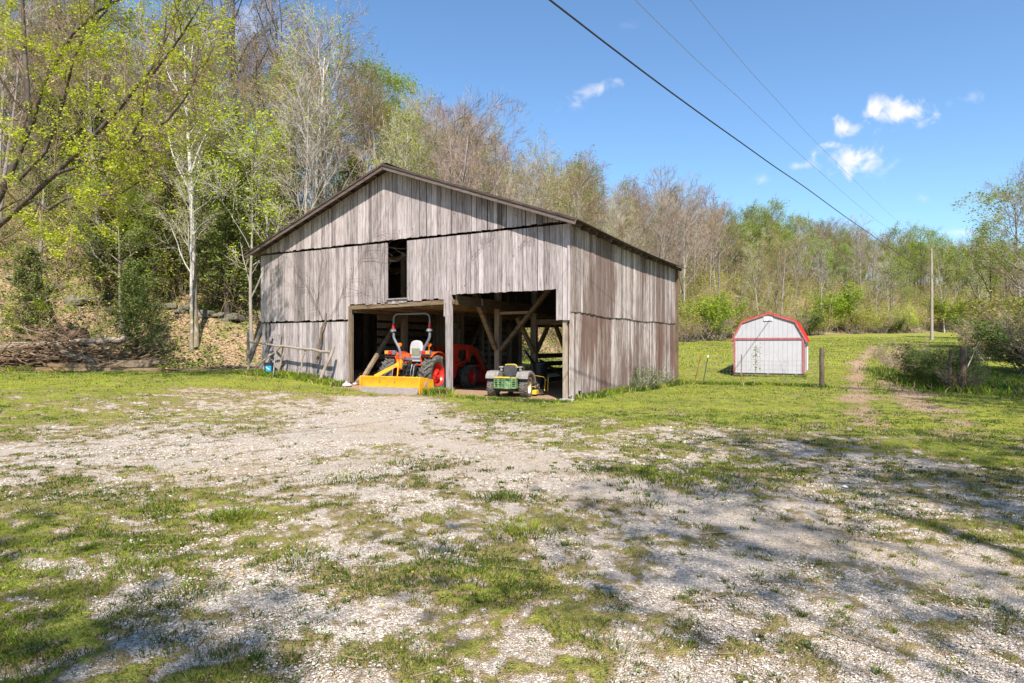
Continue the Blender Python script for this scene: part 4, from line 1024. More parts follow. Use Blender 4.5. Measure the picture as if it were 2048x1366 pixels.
stick('pale_stick', (15.35, 21.6, hz(15.35, 21.6)), (17.2, 23.0, 1.75), .022, .016, 'long pale stick leaning out of the grass behind the overgrown fence', 'stick', j=.015)
def wire(name, pts, r, label, col):
    P = [Vector(p) for p in pts]; Q = []
    for i in range(len(P) - 1):
        a = P[max(i - 1, 0)]; b = P[i]; c = P[i + 1]; d = P[min(i + 2, len(P) - 1)]
        for k in range(8):
            t = k / 8; Q.append(.5 * ((2 * b) + (c - a) * t + (2 * a - 5 * b + 4 * c - d) * t * t + (-a + 3 * b - 3 * c + d) * t ** 3))
    Q.append(P[-1]); B = MB(); B.tube(Q, r, 6); return tag(B.build(name, col), label, 'wire', 'overhead lines')
M_cable = paint('black_cable', (.02, .02, .024), (.03, .03, .035), 5, .6); M_alu = paint('bare_conductor', (.30, .31, .34), (.24, .25, .28), 5, .5, .4)
wire('overhead_cable', [(-10, -3.9, 7.3), (.6, 9.79, 7.0), (7.08, 18.15, 7.17), (10.87, 23.03, 7.36), (17.44, 31.5, 7.62), (36.8, 56.5, 8.62), (45, 66.8, 9.15)], .016, 'thick black cable sagging across the sky to the pole', M_cable)
wire('overhead_wire', [(-11, -3.9, 9.8), (2.64, 13.4, 9.0), (6.85, 18.73, 8.96), (11.8, 25, 8.98), (22.86, 39, 9.3), (34, 53, 10.3), (44.9, 67, 11.85)], .006, 'thin pale wire nearer to the black cable', M_alu)
wire('overhead_wire', [(-9.4, -3.8, 9.7), (3.82, 13.4, 9.0), (8.12, 19, 8.97), (13.0, 25.35, 9.15), (27.86, 44.7, 10.2), (45.05, 67, 12.0)], .005, 'thin pale wire farthest from the black cable', M_alu)
# ------------------------------------------------------------------ tractor
def rotx(a): return Matrix.Rotation(a, 4, 'X')
M_rub = paint('tyre_rubber', (.105, .098, .09), (.05, .048, .046), 7, .85, 0, .3, (1, 1, 1), (.27, .235, .19), .8, .2)
M_rub2 = paint('muddy_tyre', (.13, .115, .10), (.07, .064, .06), 9, .9, 0, .3, (1, 1, 1), (.36, .27, .20), .9, .2)
M_org = paint('orange_enamel', (.68, .085, .012), (.60, .07, .01), 2, .42, 0, .02, (1, 1, 1), (.33, .15, .08), .6)
M_lred = paint('loader_red', (.62, .03, .018), (.54, .025, .015), 2, .35, 0, .02, (1, 1, 1), (.25, .07, .04), .35)
M_gry = paint('grey_steel_paint', (.17, .19, .22), (.13, .145, .17), 3, .4, .2, .03)
M_chr = paint('worn_bright_metal', (.5, .5, .52), (.25, .25, .26), 16, .35, .8, .05)
M_ylw = paint('yellow_enamel', (.74, .37, .012), (.66, .31, .010), 2.2, .5, 0, .03, (1, 1, 1), (.36, .19, .06), .75)
M_worn = paint('worn_steel_edge', (.30, .25, .23), (.42, .35, .31), 5, .5, .5, .1, (1, 1, 6), (.22, .12, .07), .7)
M_blackm = paint('black_machinery', (.02, .02, .022), (.05, .045, .042), 12, .5, .3, .15, (1, 1, 1), (.12, .09, .06), .5)
M_seat = paint('seat_shell', (.47, .46, .48), (.38, .37, .39), 3, .5)
M_olive = paint('seat_pocket', (.22, .23, .15), (.17, .18, .12), 6, .8)
M_lr = paint('red_lens', (.6, .01, .015), None, 3, .2); M_ly = paint('amber_lens', (.85, .33, .02), None, 3, .2); M_lo = paint('orange_lens', (.9, .22, .01), None, 3, .2)
def tyre(B, c, Rr, w, lugs, lug_h, chev=True, blk=False):
    c = Vector(c); h = w / 2
    B.lathe([(Rr * .60, -h * .8), (Rr * .72, -h * 1.0), (Rr * .88, -h * 1.02), (Rr * .955, -h * .86), (Rr * .975, -h * .4), (Rr * .98, 0), (Rr * .975, h * .4), (Rr * .955, h * .86), (Rr * .88, h * 1.02), (Rr * .72, h), (Rr * .60, h * .8), (Rr * .55, 0)], c, 'x', 44, closed=True)
    for k in range(lugs):
        for sd in (-1, 1):
            a0 = 2 * math.pi * (k + (.5 if sd > 0 else 0)) / lugs; da = 2 * math.pi / lugs
            n = 4; pts = []
            for i in range(n + 1):
                t = i / n; ang = a0 + da * (.75 if chev else .2) * t; x = sd * (h * .04 + h * 1.0 * t); r = Rr * (.985 if t < .8 else .95)
                pts.append((ang, x, r))
            for i in range(n):
                P = []
                for (ang, x, r) in (pts[i], pts[i + 1]):
                    wd = da * (.17 if chev else .3)
                    for (dr, dd) in ((-.02, -wd), (-.02, wd), (lug_h, wd * .7), (lug_h, -wd * .7)):
                        rr = r + dr if dr < 0 else r + dr; aa = ang + dd
                        P.append(c + Vector((x, rr * math.sin(aa), rr * math.cos(aa))))
                B.add(P, [(0, 1, 2, 3), (7, 6, 5, 4), (0, 4, 5, 1), (1, 5, 6, 2), (2, 6, 7, 3), (3, 7, 4, 0)])
def wheel(par, c, Rr, w, lugs, lug_h, rimmat, sd, tmat, dish=.5):
    B = MB(); tyre(B, (0, 0, 0), Rr, w, lugs, lug_h); wl = empty('wheel', c); wl.parent = par
    B.build('tyre', tmat, wl)
    B = MB(); h = w / 2
    B.lathe([(Rr * .60, -h * .82), (Rr * .625, -h * .9), (Rr * .585, -h * .78), (Rr * .56, -h * .2), (Rr * .56, h * .2), (Rr * .585, h * .78), (Rr * .625, h * .9), (Rr * .60, h * .82), (Rr * .50, 0)], (0, 0, 0), 'x', 36, closed=True)
    o = sd * h * .1
    B.lathe([(Rr * .57, o), (Rr * .40, o + sd * h * dish * .6), (Rr * .22, o + sd * h * dish), (Rr * .20, o + sd * h * (dish + .25)), (Rr * .10, o + sd * h * (dish + .25)), (Rr * .09, o - sd * .02), (Rr * .57, o - sd * .02)], (0, 0, 0), 'x', 32, closed=False)
    for k in range(8):
        a = k * math.pi / 4; B.cyl((o + sd * h * dish * .8, math.cos(a) * Rr * .29, math.sin(a) * Rr * .29), (o + sd * h * (dish * .8 + .12), math.cos(a) * Rr * .29, math.sin(a) * Rr * .29), .016, 6)
    B.build('rim', rimmat, wl)
    return wl
TR = empty('tractor', (-3.34, 21.33, .0), R(-25), 'orange compact tractor with folded roll bar and front loader parked in the barn', 'tractor')
zt = [hz(-3.34 + .906 * x + .423 * y, 21.33 - .423 * x + .906 * y) for x in (-.79, .79) for y in (0, 2.5)]
TR.location.z = sum(zt) / 4 + .0
wheel(TR, (.79, 0, .61), .61, .42, 17, .045, M_lred, 1, M_rub); wheel(TR, (-.79, 0, .61), .61, .42, 17, .045, M_lred, -1, M_rub)
wheel(TR, (.72, 2.55, .42), .42, .30, 15, .035, M_lred, 1, M_rub); wheel(TR, (-.72, 2.55, .42), .42, .30, 15, .035, M_lred, -1, M_rub)
B = MB()
B.box((0, .6, .62), (.44, 1.6, .42)); B.box((0, 1.9, .6), (.36, 1.5, .34)); B.box((0, -.22, .66), (.40, .22, .46)); B.cyl((-.6, 0, .61), (.6, 0, .61), .14, 16); B.cyl((-.65, 2.55, .44), (.65, 2.55, .44), .07, 12)
B.cyl((0, -.33, .60), (0, -.5, .60), .035, 12); B.cyl((0, -.33, .78), (0, -.4, .78), .09, 14); B.box((.0, -.35, .92), (.2, .12, .1)); B.box((-.16, -.34, .75), (.1, .1, .16)); B.box((.2, -.36, .86), (.1, .08, .2))
B.build('chassis', M_blackm, TR, True, .008)
B = MB()
random.seed(3)
for k in range(9): # hydraulic hoses and couplers
    x = random.uniform(-.25, .28); z = random.uniform(.7, 1.15); B.tube([(x, -.3, z), (x + .04, -.42, z + .05), (x + random.uniform(-.15, .15), -.46, z - .15), (x * .6, -.34, z - .3)], .012, 6)
for k in range(7): x = random.uniform(-.22, .25); z = random.uniform(.75, 1.1); B.cyl((x, -.32, z), (x, -.44, z), random.uniform(.02, .035), 8)
B.build('hoses', M_blackm, TR)
B = MB()
for s in (-1, 1):
    B.beam((s * .38, -.1, .42), (s * .42, -1.0, .34), .03, .09); B.tube([(s * .30, -.25, .98), (s * .42, -.62, .9)], .022, 8); B.tube([(s * .42, -.62, .9), (s * .41, -.72, .42)], .018, 8)
    B.tube([(s * .12, -.45, .4), (s * .38, -.9, .36)], .014, 6)
B.tube([(0, -.38, .92), (-.02, -.88, .98)], .022, 8); B.cyl((0, -.5, .93), (0, -.72, .955), .034, 10); B.tube([(.22, -.5, .5), (.22, -.55, .7), (.2, -.42, .95)], .012, 6)
B.build('three_point_hitch', M_chr, TR)
# fenders and platform
for s in (-1, 1):
    B = MB(); prof = []
    for k in range(9):
        a = R(-38 + k * 16); prof.append((math.sin(a) * .80, .58 + math.cos(a) * .80))
    inner = [(p[0] * .965, .58 + (p[1] - .58) * .965) for p in prof]
    B.prism(prof + inner[::-1], (s * .72, .1, 0), (0, 1, 0), (0, 0, 1), .44)
    B.prism([prof[0]] + prof[1:-1] + [prof[-1], (.5, .55), (-.3, .6)], (s * .50, .1, 0), (0, 1, 0), (0, 0, 1), .03)
    fd = B.build('fender', M_org, TR, True, .012)
    B = MB(); B.box((s * .70, -.38, 1.34), (.42, .12, .15)); B.build('light_bracket', M_gry, fd, True, .01)
    B = MB(); B.box((s * .66, -.45, 1.35), (.15, .03, .10)); B.build('tail_light', M_lr, fd, True, .006)
    B = MB(); B.box((s * .82, -.45, 1.35), (.13, .03, .10)); B.build('turn_light', M_ly, fd, True, .006)
    B = MB(); B.tube([(s * .60, .0, 1.38), (s * .60, .0, 1.55)], .014, 6); B.cyl((s * .60, .035, 1.60), (s * .60, -.035, 1.60), .075, 16); B.build('warning_light', M_lo, fd, True)
B = MB(); B.box((0, .55, .93), (1.0, .9, .06)); B.box((-.30, .02, 1.12), (.30, .30, .36)); B.box((-.36, -.22, .98), (.10, .14, .42)); B.build('platform', M_org, TR, True, .01)
# seat seen from behind
SE = empty('seat', (0.03, .12, 0)); SE.parent = TR
B = MB(); pr = [(-.22, 1.12), (.22, 1.12), (.255, 1.3), (.25, 1.55), (.20, 1.69), (.12, 1.745), (0, 1.76), (-.12, 1.745), (-.20, 1.69), (-.25, 1.55), (-.255, 1.3)]
B.prism(pr, (0, 0, 0), (1, 0, 0), (0, 0, 1), .12); B.prism([(-.19, 1.02), (.19, 1.02), (.22, 1.13), (-.22, 1.13)], (0, -.02, 0), (1, 0, 0), (0, 0, 1), .16); B.build('seat_back', M_seat, SE, True, .03)
B = MB(); B.box((0, .24, 1.12), (.48, .44, .12)); B.build('seat_cushion', M_blackm, SE, True, .03)
B = MB(); B.box((0, -.068, 1.36), (.33, .014, .26)); B.build('seat_pocket', M_olive, SE, True, .005)
B = MB(); B.cyl((0, .3, .95), (0, .3, 1.08), .12, 12); B.build('seat_mount', M_blackm, SE)
# roll bar
B = MB()
top = []
for s, rngk in ((-1, range(0, 7)), (1, range(6, -1, -1))):
    for k in rngk:
        a = k / 6 * math.pi / 2; top.append((s * (.55 + .18 * math.cos(a)), -.16, 2.48 + .18 * math.sin(a)))
B.tube([(-.73, -.16, 2.14)] + top + [(.73, -.16, 2.14)], .034, 12)
for s in (-1, 1):
    B.tube([(s * .73, -.16, 2.02), (s * .73, -.16, 1.88), (s * .69, -.16, 1.78), (s * .52, -.16, 1.52), (s * .47, -.16, 1.38), (s * .45, -.16, 1.2), (s * .45, -.16, .75)], .045, 10)
rb = B.build('roll_bar', M_gry, TR)
for s in (-1, 1):
    B = MB(); B.box((s * .73, -.16, 2.25), (.082, .082, .17)); B.build('red_reflector', M_lr, rb, True, .01)
    B = MB(); B.box((s * .73, -.16, 2.10), (.13, .12, .11)); B.cyl((s * .73 - .11, -.19, 2.09), (s * .73 + .11, -.19, 2.09), .032, 10); B.cyl((s * .73, -.26, 2.07), (s * .73, -.1, 2.07), .025, 8); B.build('roll_bar_hinge', M_chr, rb, True, .006)
B = MB(); B.beam((-.45, -.16, 1.14), (.45, -.16, 1.14), .05, .08); B.build('cross_bar', M_gry, rb, False)
# hood, steering wheel, loader
B = MB(); hp = [(1.15, .85), (2.75, .85), (2.83, .95), (2.75, 1.08), (2.5, 1.14), (1.8, 1.2), (1.2, 1.22)]
B.prism(hp, (0, 0, 0), (0, 1, 0), (0, 0, 1), .5); B.build('hood', M_org, TR, True, .05)
B = MB(); B.box((0, 2.86, .95), (.42, .05, .2)); B.build('grille', M_blackm, TR, True, .01)
B = MB(); B.box((0, 1.05, 1.25), (.36, .2, .6)); B.build('dash', M_blackm, TR, True, .03)
B = MB(); cc = Vector((0, .78, 1.60)); B.tube([cc + Vector((math.cos(a) * .2, math.sin(a) * .17, math.sin(a) * .1)) for a in [k * math.pi / 10 for k in range(20)]], .015, 6, False, True); B.tube([cc, (0, 1.0, 1.4)], .02, 6); B.tube([cc + Vector((-.2, 0, 0)), cc + Vector((.2, 0, 0))], .012, 6); B.build('steering_wheel', M_blackm, TR)
LD = empty('loader', (0, 0, 0)); LD.parent = TR
for s in (-1, 1):
    B = MB(); x = s * .56
    B.prism([(1.2, .40), (1.75, .40), (1.95, .8), (2.0, 1.45), (1.6, 1.62), (1.3, 1.5), (1.35, .9)], (x, 0, 0), (0, 1, 0), (0, 0, 1), .09); B.build('loader_upright', M_lred, LD, True, .008)
    B = MB(); x = s * .62
    B.prism([(1.45, 1.42), (1.5, 1.64), (2.75, 1.60), (3.2, 1.50), (3.62, 1.16), (4.25, .36), (4.12, .26), (3.48, 1.00), (3.10, 1.30), (2.70, 1.42)], (x, 0, 0), (0, 1, 0), (0, 0, 1), .08); B.prism([(2.55, 1.45), (2.85, 1.42), (2.75, .98), (2.62, .98)], (x, 0, 0), (0, 1, 0), (0, 0, 1), .10); B.build('loader_arm', M_lred, LD, True, .008)
    B = MB(); B.beam((x + s * .0, 1.7, .86), (x, 2.68, 1.04), .06, .06); B.build('lift_cylinder', M_lred, LD, False)
    B = MB(); B.tube([(x, 3.3, 1.48), (x, 3.9, 1.18)], .035, 8); B.tube([(x, 3.9, 1.18), (x, 4.28, .72)], .02, 8); B.build('tilt_cylinder', M_chr, LD)
B = MB(); B.beam((-.62, 3.75, .78), (.62, 3.75, .78), .09, .09); B.beam((-.6, 1.62, .55), (.6, 1.62, .55), .1, .1); B.build('cross_tube', M_lred, LD, False)
B = MB(); bp = [(4.28, .62), (4.24, .14), (4.38, .04), (5.0, .03), (5.0, .06), (4.42, .09), (4.30, .18), (4.33, .60)]
B.prism(bp, (0, 0, 0), (0, 1, 0), (0, 0, 1), 1.9)
for s in (-1, 1): B.prism([(4.28, .62), (4.24, .14), (4.38, .04), (5.0, .03), (4.7, .4)], (s * .95, 0, 0), (0, 1, 0), (0, 0, 1), .02)
B.build('bucket', M_lred, LD, False)
# box scraper on the hitch
BX_ = empty('box_scraper', (-3.34 - .423 * 1.5 + .12, 21.33 - .906 * 1.5, TR.location.z + .0), R(-25), 'yellow box scraper hitched behind the tractor on the gravel apron', 'scraper')
BX_.location.z = hz(BX_.location.x, BX_.location.y) + .0
BX_.scale = (1, 1, .92)
hw = 1.13
B = MB(); B.prism([(-.05, .62), (-.10, .60), (-.04, .40), (-.06, .2), (-.14, .15), (-.10, .13), (0, .2), (.02, .4), (-.01, .60)], (0, 0, 0), (0, 1, 0), (0, 0, 1), 2 * hw - .02); B.build('moldboard', M_ylw, BX_, True, .004)
B = MB(); B.hexa([(-hw + .02, -.24, .015), (hw - .02, -.24, .015), (hw - .02, -.16, .015), (-hw + .02, -.16, .015), (-hw + .02, -.125, .25), (hw - .02, -.125, .25), (hw - .02, -.095, .25), (-hw + .02, -.095, .25)]); B.build('cutting_edge', M_worn, BX_, False)
for s in (-1, 1):
    B = MB(); B.prism([(-.14, .02), (.62, .02), (.70, .12), (.66, .50), (-.10, .63), (-.14, .5)], (s * (hw + .012), 0, 0), (0, 1, 0), (0, 0, 1), .03); e_ = B.build('end_plate', M_ylw, BX_, True, .004)
    if s > 0:
        B = MB(); B.prism([(.13, .28), (.31, .29), (.33, .44), (.24, .47), (.17, .41)], (hw + .030, 0, 0), (0, 1, 0), (0, 0, 1), .006); B.build('worn_decal', paint('worn_decal', (.45, .40, .38), (.3, .15, .08), 18, .6), e_, False)
B = MB()
B.beam((-hw, .30, .52), (hw, .30, .52), .10, .10)
B.build('tool_bar', M_ylw, BX_, False)
B = MB()
for a in ((-.62, -.04, .60), (.26, -.04, .60)): B.beam(a, (-.02, .42, 1.04), .03, .12, (0, 0, 1))
B.build('mast_brace', M_ylw, BX_, False)
for x in (-.07, .05):
    B = MB(); B.prism([(.38, .90), (.48, .86), (.56, 1.14), (.44, 1.2)], (x, 0, 0), (0, 1, 0), (0, 0, 1), .025); B.build('mast_plate', M_ylw, BX_, False)
B = MB(); B.cyl((-.12, .5, 1.07), (.1, .5, 1.07), .02, 8); B.build('mast_pin', M_worn, BX_)
for s in (-1, 1):
    B = MB(); B.box((s * .42, .42, .46), (.03, .24, .26)); B.build('hitch_lug', M_ylw, BX_, False)
B = MB()
for x in (-.75, -.25, .25, .75): B.beam((x, .34, .62), (x, .34, .1), .03, .06); B.beam((x, .34, .12), (x, .44, .03), .03, .05)
B.build('ripper_shanks', M_worn, BX_, False)
B = MB()
for x in (-.38, .2): B.box((x, -.115, .5), (.02, .012, .05))
B.box((-.38, -.06, .625), (.02, .09, .02)); B.box((.2, -.06, .625), (.02, .09, .02)); B.build('gusset_tab', M_worn, BX_, False)

# ------------------------------------------------------------------ riding mower
MW = empty('riding_mower', (-.07, 19.22, .0), R(-18), 'green and yellow zero-turn mower with grey fenders parked at the barn opening', 'lawn mower', scale=.94)
MW.location.z = hz(-.07, 19.22) + .005
M_jg = paint('mower_green', (.05, .15, .045), (.12, .21, .09), 5, .6, 0, .03, (1, 1, 1), (.50, .46, .33), 1.)
M_jy = paint('mower_yellow', (.66, .45, .02), (.55, .36, .03), 4, .5, 0, .02, (1, 1, 1), (.40, .31, .18), .8)
M_fend = paint('dusty_fender', (.235, .215, .205), (.16, .15, .15), 4, .6, 0, .05, (1, 1, 1), (.42, .35, .30), .8)
M_cream = paint('cream_rim', (.62, .53, .36), (.5, .42, .28), 5, .6, 0, .05, (1, 1, 1), (.4, .3, .2), .5)
for s in (-1, 1): wheel(MW, (s * .55, 0, .33), .33, .27, 26, .014, M_cream, s, M_rub2, .2)
for s in (-1, 1): wheel(MW, (s * .48, 1.62, .17), .17, .13, 16, .006, M_cream, s, M_rub2, .2)
B = MB(); B.box((0, .5, .36), (.62, 1.6, .12)); B.box((0, -.1, .34), (.5, .34, .3)); B.cyl((-.5, 0, .33), (.5, 0, .33), .06, 12); B.box((0, 1.55, .34), (1.0, .08, .08))
for s in (-1, 1): B.cyl((s * .48, 1.62, .2), (s * .48, 1.58, .42), .03, 8)
B.build('chassis', M_blackm, MW, True, .01)
B = MB(); B.cyl((0, -.05, .45), (0, -.05, .72), .21, 20); B.cyl((-.24, -.28, .3), (.2, -.28, .3), .075, 14); B.box((-.28, -.25, .3), (.08, .14, .14)); B.tube([(.2, -.28, .3), (.28, -.3, .28), (.3, -.34, .22)], .03, 8); B.build('engine', M_blackm, MW, True, .01)
# perforated guard
B = MB(); x0, x1, z0, z1 = -.40, .36, .30, .64
B.box((-.02, -.42, z1 - .02), (.76, .05, .05)); B.box((-.02, -.42, z0 + .03), (.76, .05, .06))
for x in (-.385, -.25, -.12, .20, .345): B.box((x, -.42, .47), (.035 if abs(x) > .3 else .05, .04, .32))
for z in (.40, .46, .52, .57):
    B.box((-.185, -.42, z), (.40, .035, .022)); B.box((.24, -.42, z), (.24, .035, .022))
B.box((.05, -.425, .42), (.22, .05, .26)); B.box((-.02, -.18, .655), (.6, .46, .02))
for s in (-1, 1): B.box((-.02 + s * .37, -.25, .47), (.02, .36, .34))
gd = B.build('engine_guard', M_jg, MW, True, .004)
B = MB(); B.box((-.12, -.43, .655), (.52, .07, .045)); B.box((.28, -.43, .64), (.14, .06, .03)); B.build('yellow_bar', M_jy, gd, True, .006)
for s in (-1, 1):
    B = MB()
    pr = [(-.38, .60), (-.36, .72), (-.22, .84), (.10, .86), (.42, .78), (.62, .60), (.66, .42), (.56, .42), (.46, .58), (.25, .70), (-.02, .74), (-.22, .68), (-.30, .60)]
    B.prism(pr, (s * .56, 0, 0), (0, 1, 0), (0, 0, 1), .32)
    B.prism([(-.36, .62), (-.34, .72), (-.20, .84), (.40, .80), (.40, .55), (-.2, .6)], (s * .36, 0, 0), (0, 1, 0), (0, 0, 1), .10)
    B.build('fender', M_fend, MW, True, .025)
st = empty('seat', (0, .08, 0)); st.parent = MW
B = MB(); pr = [(-.20, .66), (.20, .66), (.235, .85), (.225, .97), (.17, 1.04), (-.17, 1.04), (-.225, .97), (-.235, .85)]
B.prism(pr, (0, 0, 0), (1, 0, 0), (0, 0, 1), .10); B.box((0, .24, .72), (.44, .44, .12)); B.build('seat_cushion', paint('black_vinyl', (.035, .035, .04), (.07, .065, .062), 9, .55, 0, .1), st, True, .03)
B = MB(); B.tube([(-.08, -.0, 1.06), (.14, -.0, 1.06), (.205, 0, 1.03), (.24, -.0, .95)], .017, 8); B.tube([(-.18, 0, 1.045), (-.08, 0, 1.06)], .015, 8); B.build('yellow_piping', M_jy, st)
for s in (-1, 1):
    B = MB(); B.tube([(s * .33, .45, .7), (s * .34, .5, .95), (s * .26, .62, 1.02), (s * .06, .66, 1.0)], .016, 8); B.build('steering_lever', M_blackm, MW)
    B = MB(); B.cyl((s * .33, .12, .84), (s * .33, .12, .95), .05, 10); B.box((s * .33, .14, .97), (.14, .18, .05)); B.build('armrest', M_fend, MW, True, .012)
B = MB(); B.prism([(-.62, 0), (-.5, -.28), (.5, -.28), (.62, 0), (.5, .42), (-.5, .42)], (0, .95, .2), (1, 0, 0), (0, 1, 0), .15); dk = B.build('mower_deck', M_jy, MW, True, .02)
B = MB(); B.hexa([(.55, .75, .08), (.92, .8, .05), (.92, 1.2, .05), (.55, 1.25, .08), (.55, .75, .28), (.86, .8, .12), (.86, 1.2, .12), (.55, 1.25, .28)]); B.build('discharge_chute', M_blackm, dk, False)
B = MB(); B.box((.70, .58, .13), (.16, .3, .14)); B.build('deck_corner', M_jy, dk, True, .01)
B = MB(); B.tube([(.62, .3, .72), (.9, .9, .62), (1.0, 1.0, .5)], .01, 6); B.tube([(1.02, 1.0, .15), (1.04, 1.0, .62)], .016, 6); B.tube([(.92, .95, .15), (.95, .95, .55)], .016, 6); B.build('deck_lift_rod', M_jy, MW)
# things stored in the barn behind the machines
def stored(name, lab, cat, x, y, fn, mat, rz=0, smooth=True, bev=0):
    B = MB(); fn(B); o = B.build(name, mat, None, smooth, bev); p = bw(x, y); o.location = (p[0], p[1], hz(p[0], p[1])); o.rotation_euler = (0, 0, BARN_ROT + rz); return tag(o, lab, cat)
stored('bin', 'dark plastic bin standing behind the mower', 'bin', -3.05, 4.2, lambda B: B.lathe([(.22, 0), (.28, .75), (.30, .75), (.30, .79), (.26, .79), (.2, .03)], (0, 0, .15), 'z', 20), M_blk)
stored('scrap_bar', 'dark steel bar leaning in the open rear bay', 'bar', -3.4, 5.2, lambda B: B.beam((0, 0, .3), (-.9, .2, 1.35), .05, .07), M_blackm)
stored('white_tank', 'pale tank standing in the shade beside the tractor bay partition', 'tank', -7.3, 2.2, lambda B: B.lathe([(.3, .1), (.32, .2), (.32, .75), (.25, .86), (.08, .9), (.08, .96)], (0, 0, 0), 'z', 20), M_galv)
stored('plough_frame', 'rusty bent implement frame on the floor left of the tractor wheel', 'implement', -6.95, 1.1, lambda B: (B.tube([(-.5, 0, .65), (-.35, 0, .72), (-.28, 0, .55), (-.28, 0, .05)], .035, 8), B.tube([(-.05, 0, .62), (.1, 0, .68), (.2, 0, .5), (.2, 0, .05)], .035, 8), B.beam((-.4, .1, .3), (.3, .1, .3), .06, .06)), M_rust)
def hang(B):
    B.lathe([(.02, -.01), (.17, 0), (.2, .12), (.17, .22), (.02, .24)], (0, 0, 0), 'z', 16)
o = stored('straw_hat', 'dull green basket hanging on the partition above the tractor', 'basket', -7.0, 4.45, hang, paint('basket_green', (.09, .11, .04), (.16, .12, .06), 20, .9)); o.name = 'basket'; o.location.z = 2.25
stored('hay_fork', 'thin wooden handle leaning on the inner wall', 'tool', -7.2, 9.8, lambda B: (B.tube([(0, 0, .05), (.25, 0, 1.5)], .018, 6), B.box((.0, 0, .1), (.25, .03, .2))), M_beamv)
# interior boards and posts seen deep in the bay
for (x, y) in ((-6.2, 8.4), (-5.6, 8.4), (-6.9, 6.9), (-4.9, 11.0)): post(x, y, 2.9, .12)
# ------------------------------------------------------------------ trees
rng = np.random.default_rng(12)
def nrm(v): return v / np.maximum(1e-9, np.linalg.norm(v, axis=-1, keepdims=True))
def tubes(P, Rd, S_):
    n, K, _ = P.shape
    T = nrm(np.gradient(P, axis=1)); ref = np.where(np.abs(T[:, :1, 2:3]) > .9, np.array([1., 0, 0]), np.array([0, 0, 1.]))
    N = nrm(np.cross(T, np.broadcast_to(ref, T.shape))); Bn = np.cross(T, N)
    a = np.arange(S_) * 2 * np.pi / S_
    v = P[:, :, None] + (N[:, :, None] * np.cos(a)[None, None, :, None] + Bn[:, :, None] * np.sin(a)[None, None, :, None]) * Rd[:, :, None, None]
    i = np.arange(n)[:, None, None] * K * S_ + np.arange(K - 1)[None, :, None] * S_; k = np.arange(S_)[None, None]
    k2 = (k + 1) % S_
    q = np.stack([i + k, i + k2, i + S_ + k2, i + S_ + k], -1).reshape(-1, 4)
    return v.reshape(-1, 3), q
def grow(P, Rd, m, t0, t1, ang, L, K, up=.3, wob=.12, rf=.6, rmin=.004, az=None, taper=.35, lshape=None):
    """children of every polyline in P: m each, leaving between t0 and t1 at about ang, of length L"""
    n, K0, _ = P.shape; N = n * m
    pi = np.repeat(np.arange(n), m); t = t0 + (t1 - t0) * ((np.tile(np.arange(m), n) + rng.random(N)) / m)
    f = t * (K0 - 1); i0 = np.minimum(f.astype(int), K0 - 2); fr = (f - i0)[:, None]
    p = P[pi, i0] * (1 - fr) + P[pi, i0 + 1] * fr; T = nrm(P[pi, i0 + 1] - P[pi, i0]); r = Rd[pi, i0] * (1 - fr[:, 0]) + Rd[pi, i0 + 1] * fr[:, 0]
    ref = np.where(np.abs(T[:, 2:3]) > .9, np.array([1., 0, 0]), np.array([0, 0, 1.])); A = nrm(np.cross(T, ref)); Bn = np.cross(T, A)
    az_ = rng.uniform(0, 2 * np.pi, N) if az is None else np.tile(np.arange(m) * 2.4, n) + np.repeat(rng.uniform(0, 6.28, n), m) + rng.normal(0, .4, N)
    an = ang * rng.uniform(.65, 1.3, N)
    d = nrm(T * np.cos(an)[:, None] + (A * np.cos(az_)[:, None] + Bn * np.sin(az_)[:, None]) * np.sin(an)[:, None])
    ln = L * rng.uniform(.6, 1.25, N) * (lshape(t) if lshape else (1.15 - .6 * t)); ln = ln * (np.repeat(np.linalg.norm(P[:, -1] - P[:, 0], axis=1), m) / max(1e-6, np.linalg.norm(P[:, -1] - P[:, 0], axis=1).mean())) ** .5
    Q = np.empty((N, K, 3)); Q[:, 0] = p
    for k in range(1, K):
        d = nrm(d + np.array([0, 0, 1.]) * up / K + rng.normal(0, wob, (N, 3))); Q[:, k] = Q[:, k - 1] + d * (ln / (K - 1))[:, None]
    r0 = np.maximum(rmin, r * rf * rng.uniform(.7, 1.1, N)); Rr = r0[:, None] * np.linspace(1, taper, K)[None]
    return Q, np.maximum(Rr, rmin * .7)
def leaves(P, per, size, spread, flat=.5, t0=.2):
    n, K, _ = P.shape; N = n * per
    pi = np.repeat(np.arange(n), per); t = rng.uniform(t0, 1, N) * (K - 1); i0 = np.minimum(t.astype(int), K - 2); fr = (t - i0)[:, None]
    c = P[pi, i0] * (1 - fr) + P[pi, i0 + 1] * fr + rng.normal(0, spread, (N, 3))
    a = rng.uniform(0, 6.28, N); U = np.stack([np.cos(a), np.sin(a), rng.uniform(-1, 1, N) * flat], -1); V_ = nrm(np.cross(U, rng.normal(0, 1, (N, 3)) * flat + np.array([0, 0, 1.])))
    s = (size * rng.uniform(.55, 1.3, N))[:, None]; U = nrm(U) * s; V_ = V_ * s * .62
    v = np.stack([c - U, c - V_ + U * .1, c + U, c + V_ + U * .1], 1).reshape(-1, 3); q = (np.arange(N) * 4)[:, None] + np.arange(4)
    return v, q
def trunk(h, r, lean=.03, K=9, wob=.02, fork=None):
    P = np.zeros((1, K, 3)); d = np.array([rng.normal(0, lean), rng.normal(0, lean), 1.])
    for k in range(1, K): d = nrm(d + np.append(rng.normal(0, wob, 2), .02)); P[0, k] = P[0, k - 1] + d * h / (K - 1)
    t = np.linspace(0, 1, K); Rr = r * (1 - .8 * t) + r * .35 * np.exp(-t * 22)
    return P, Rr[None]
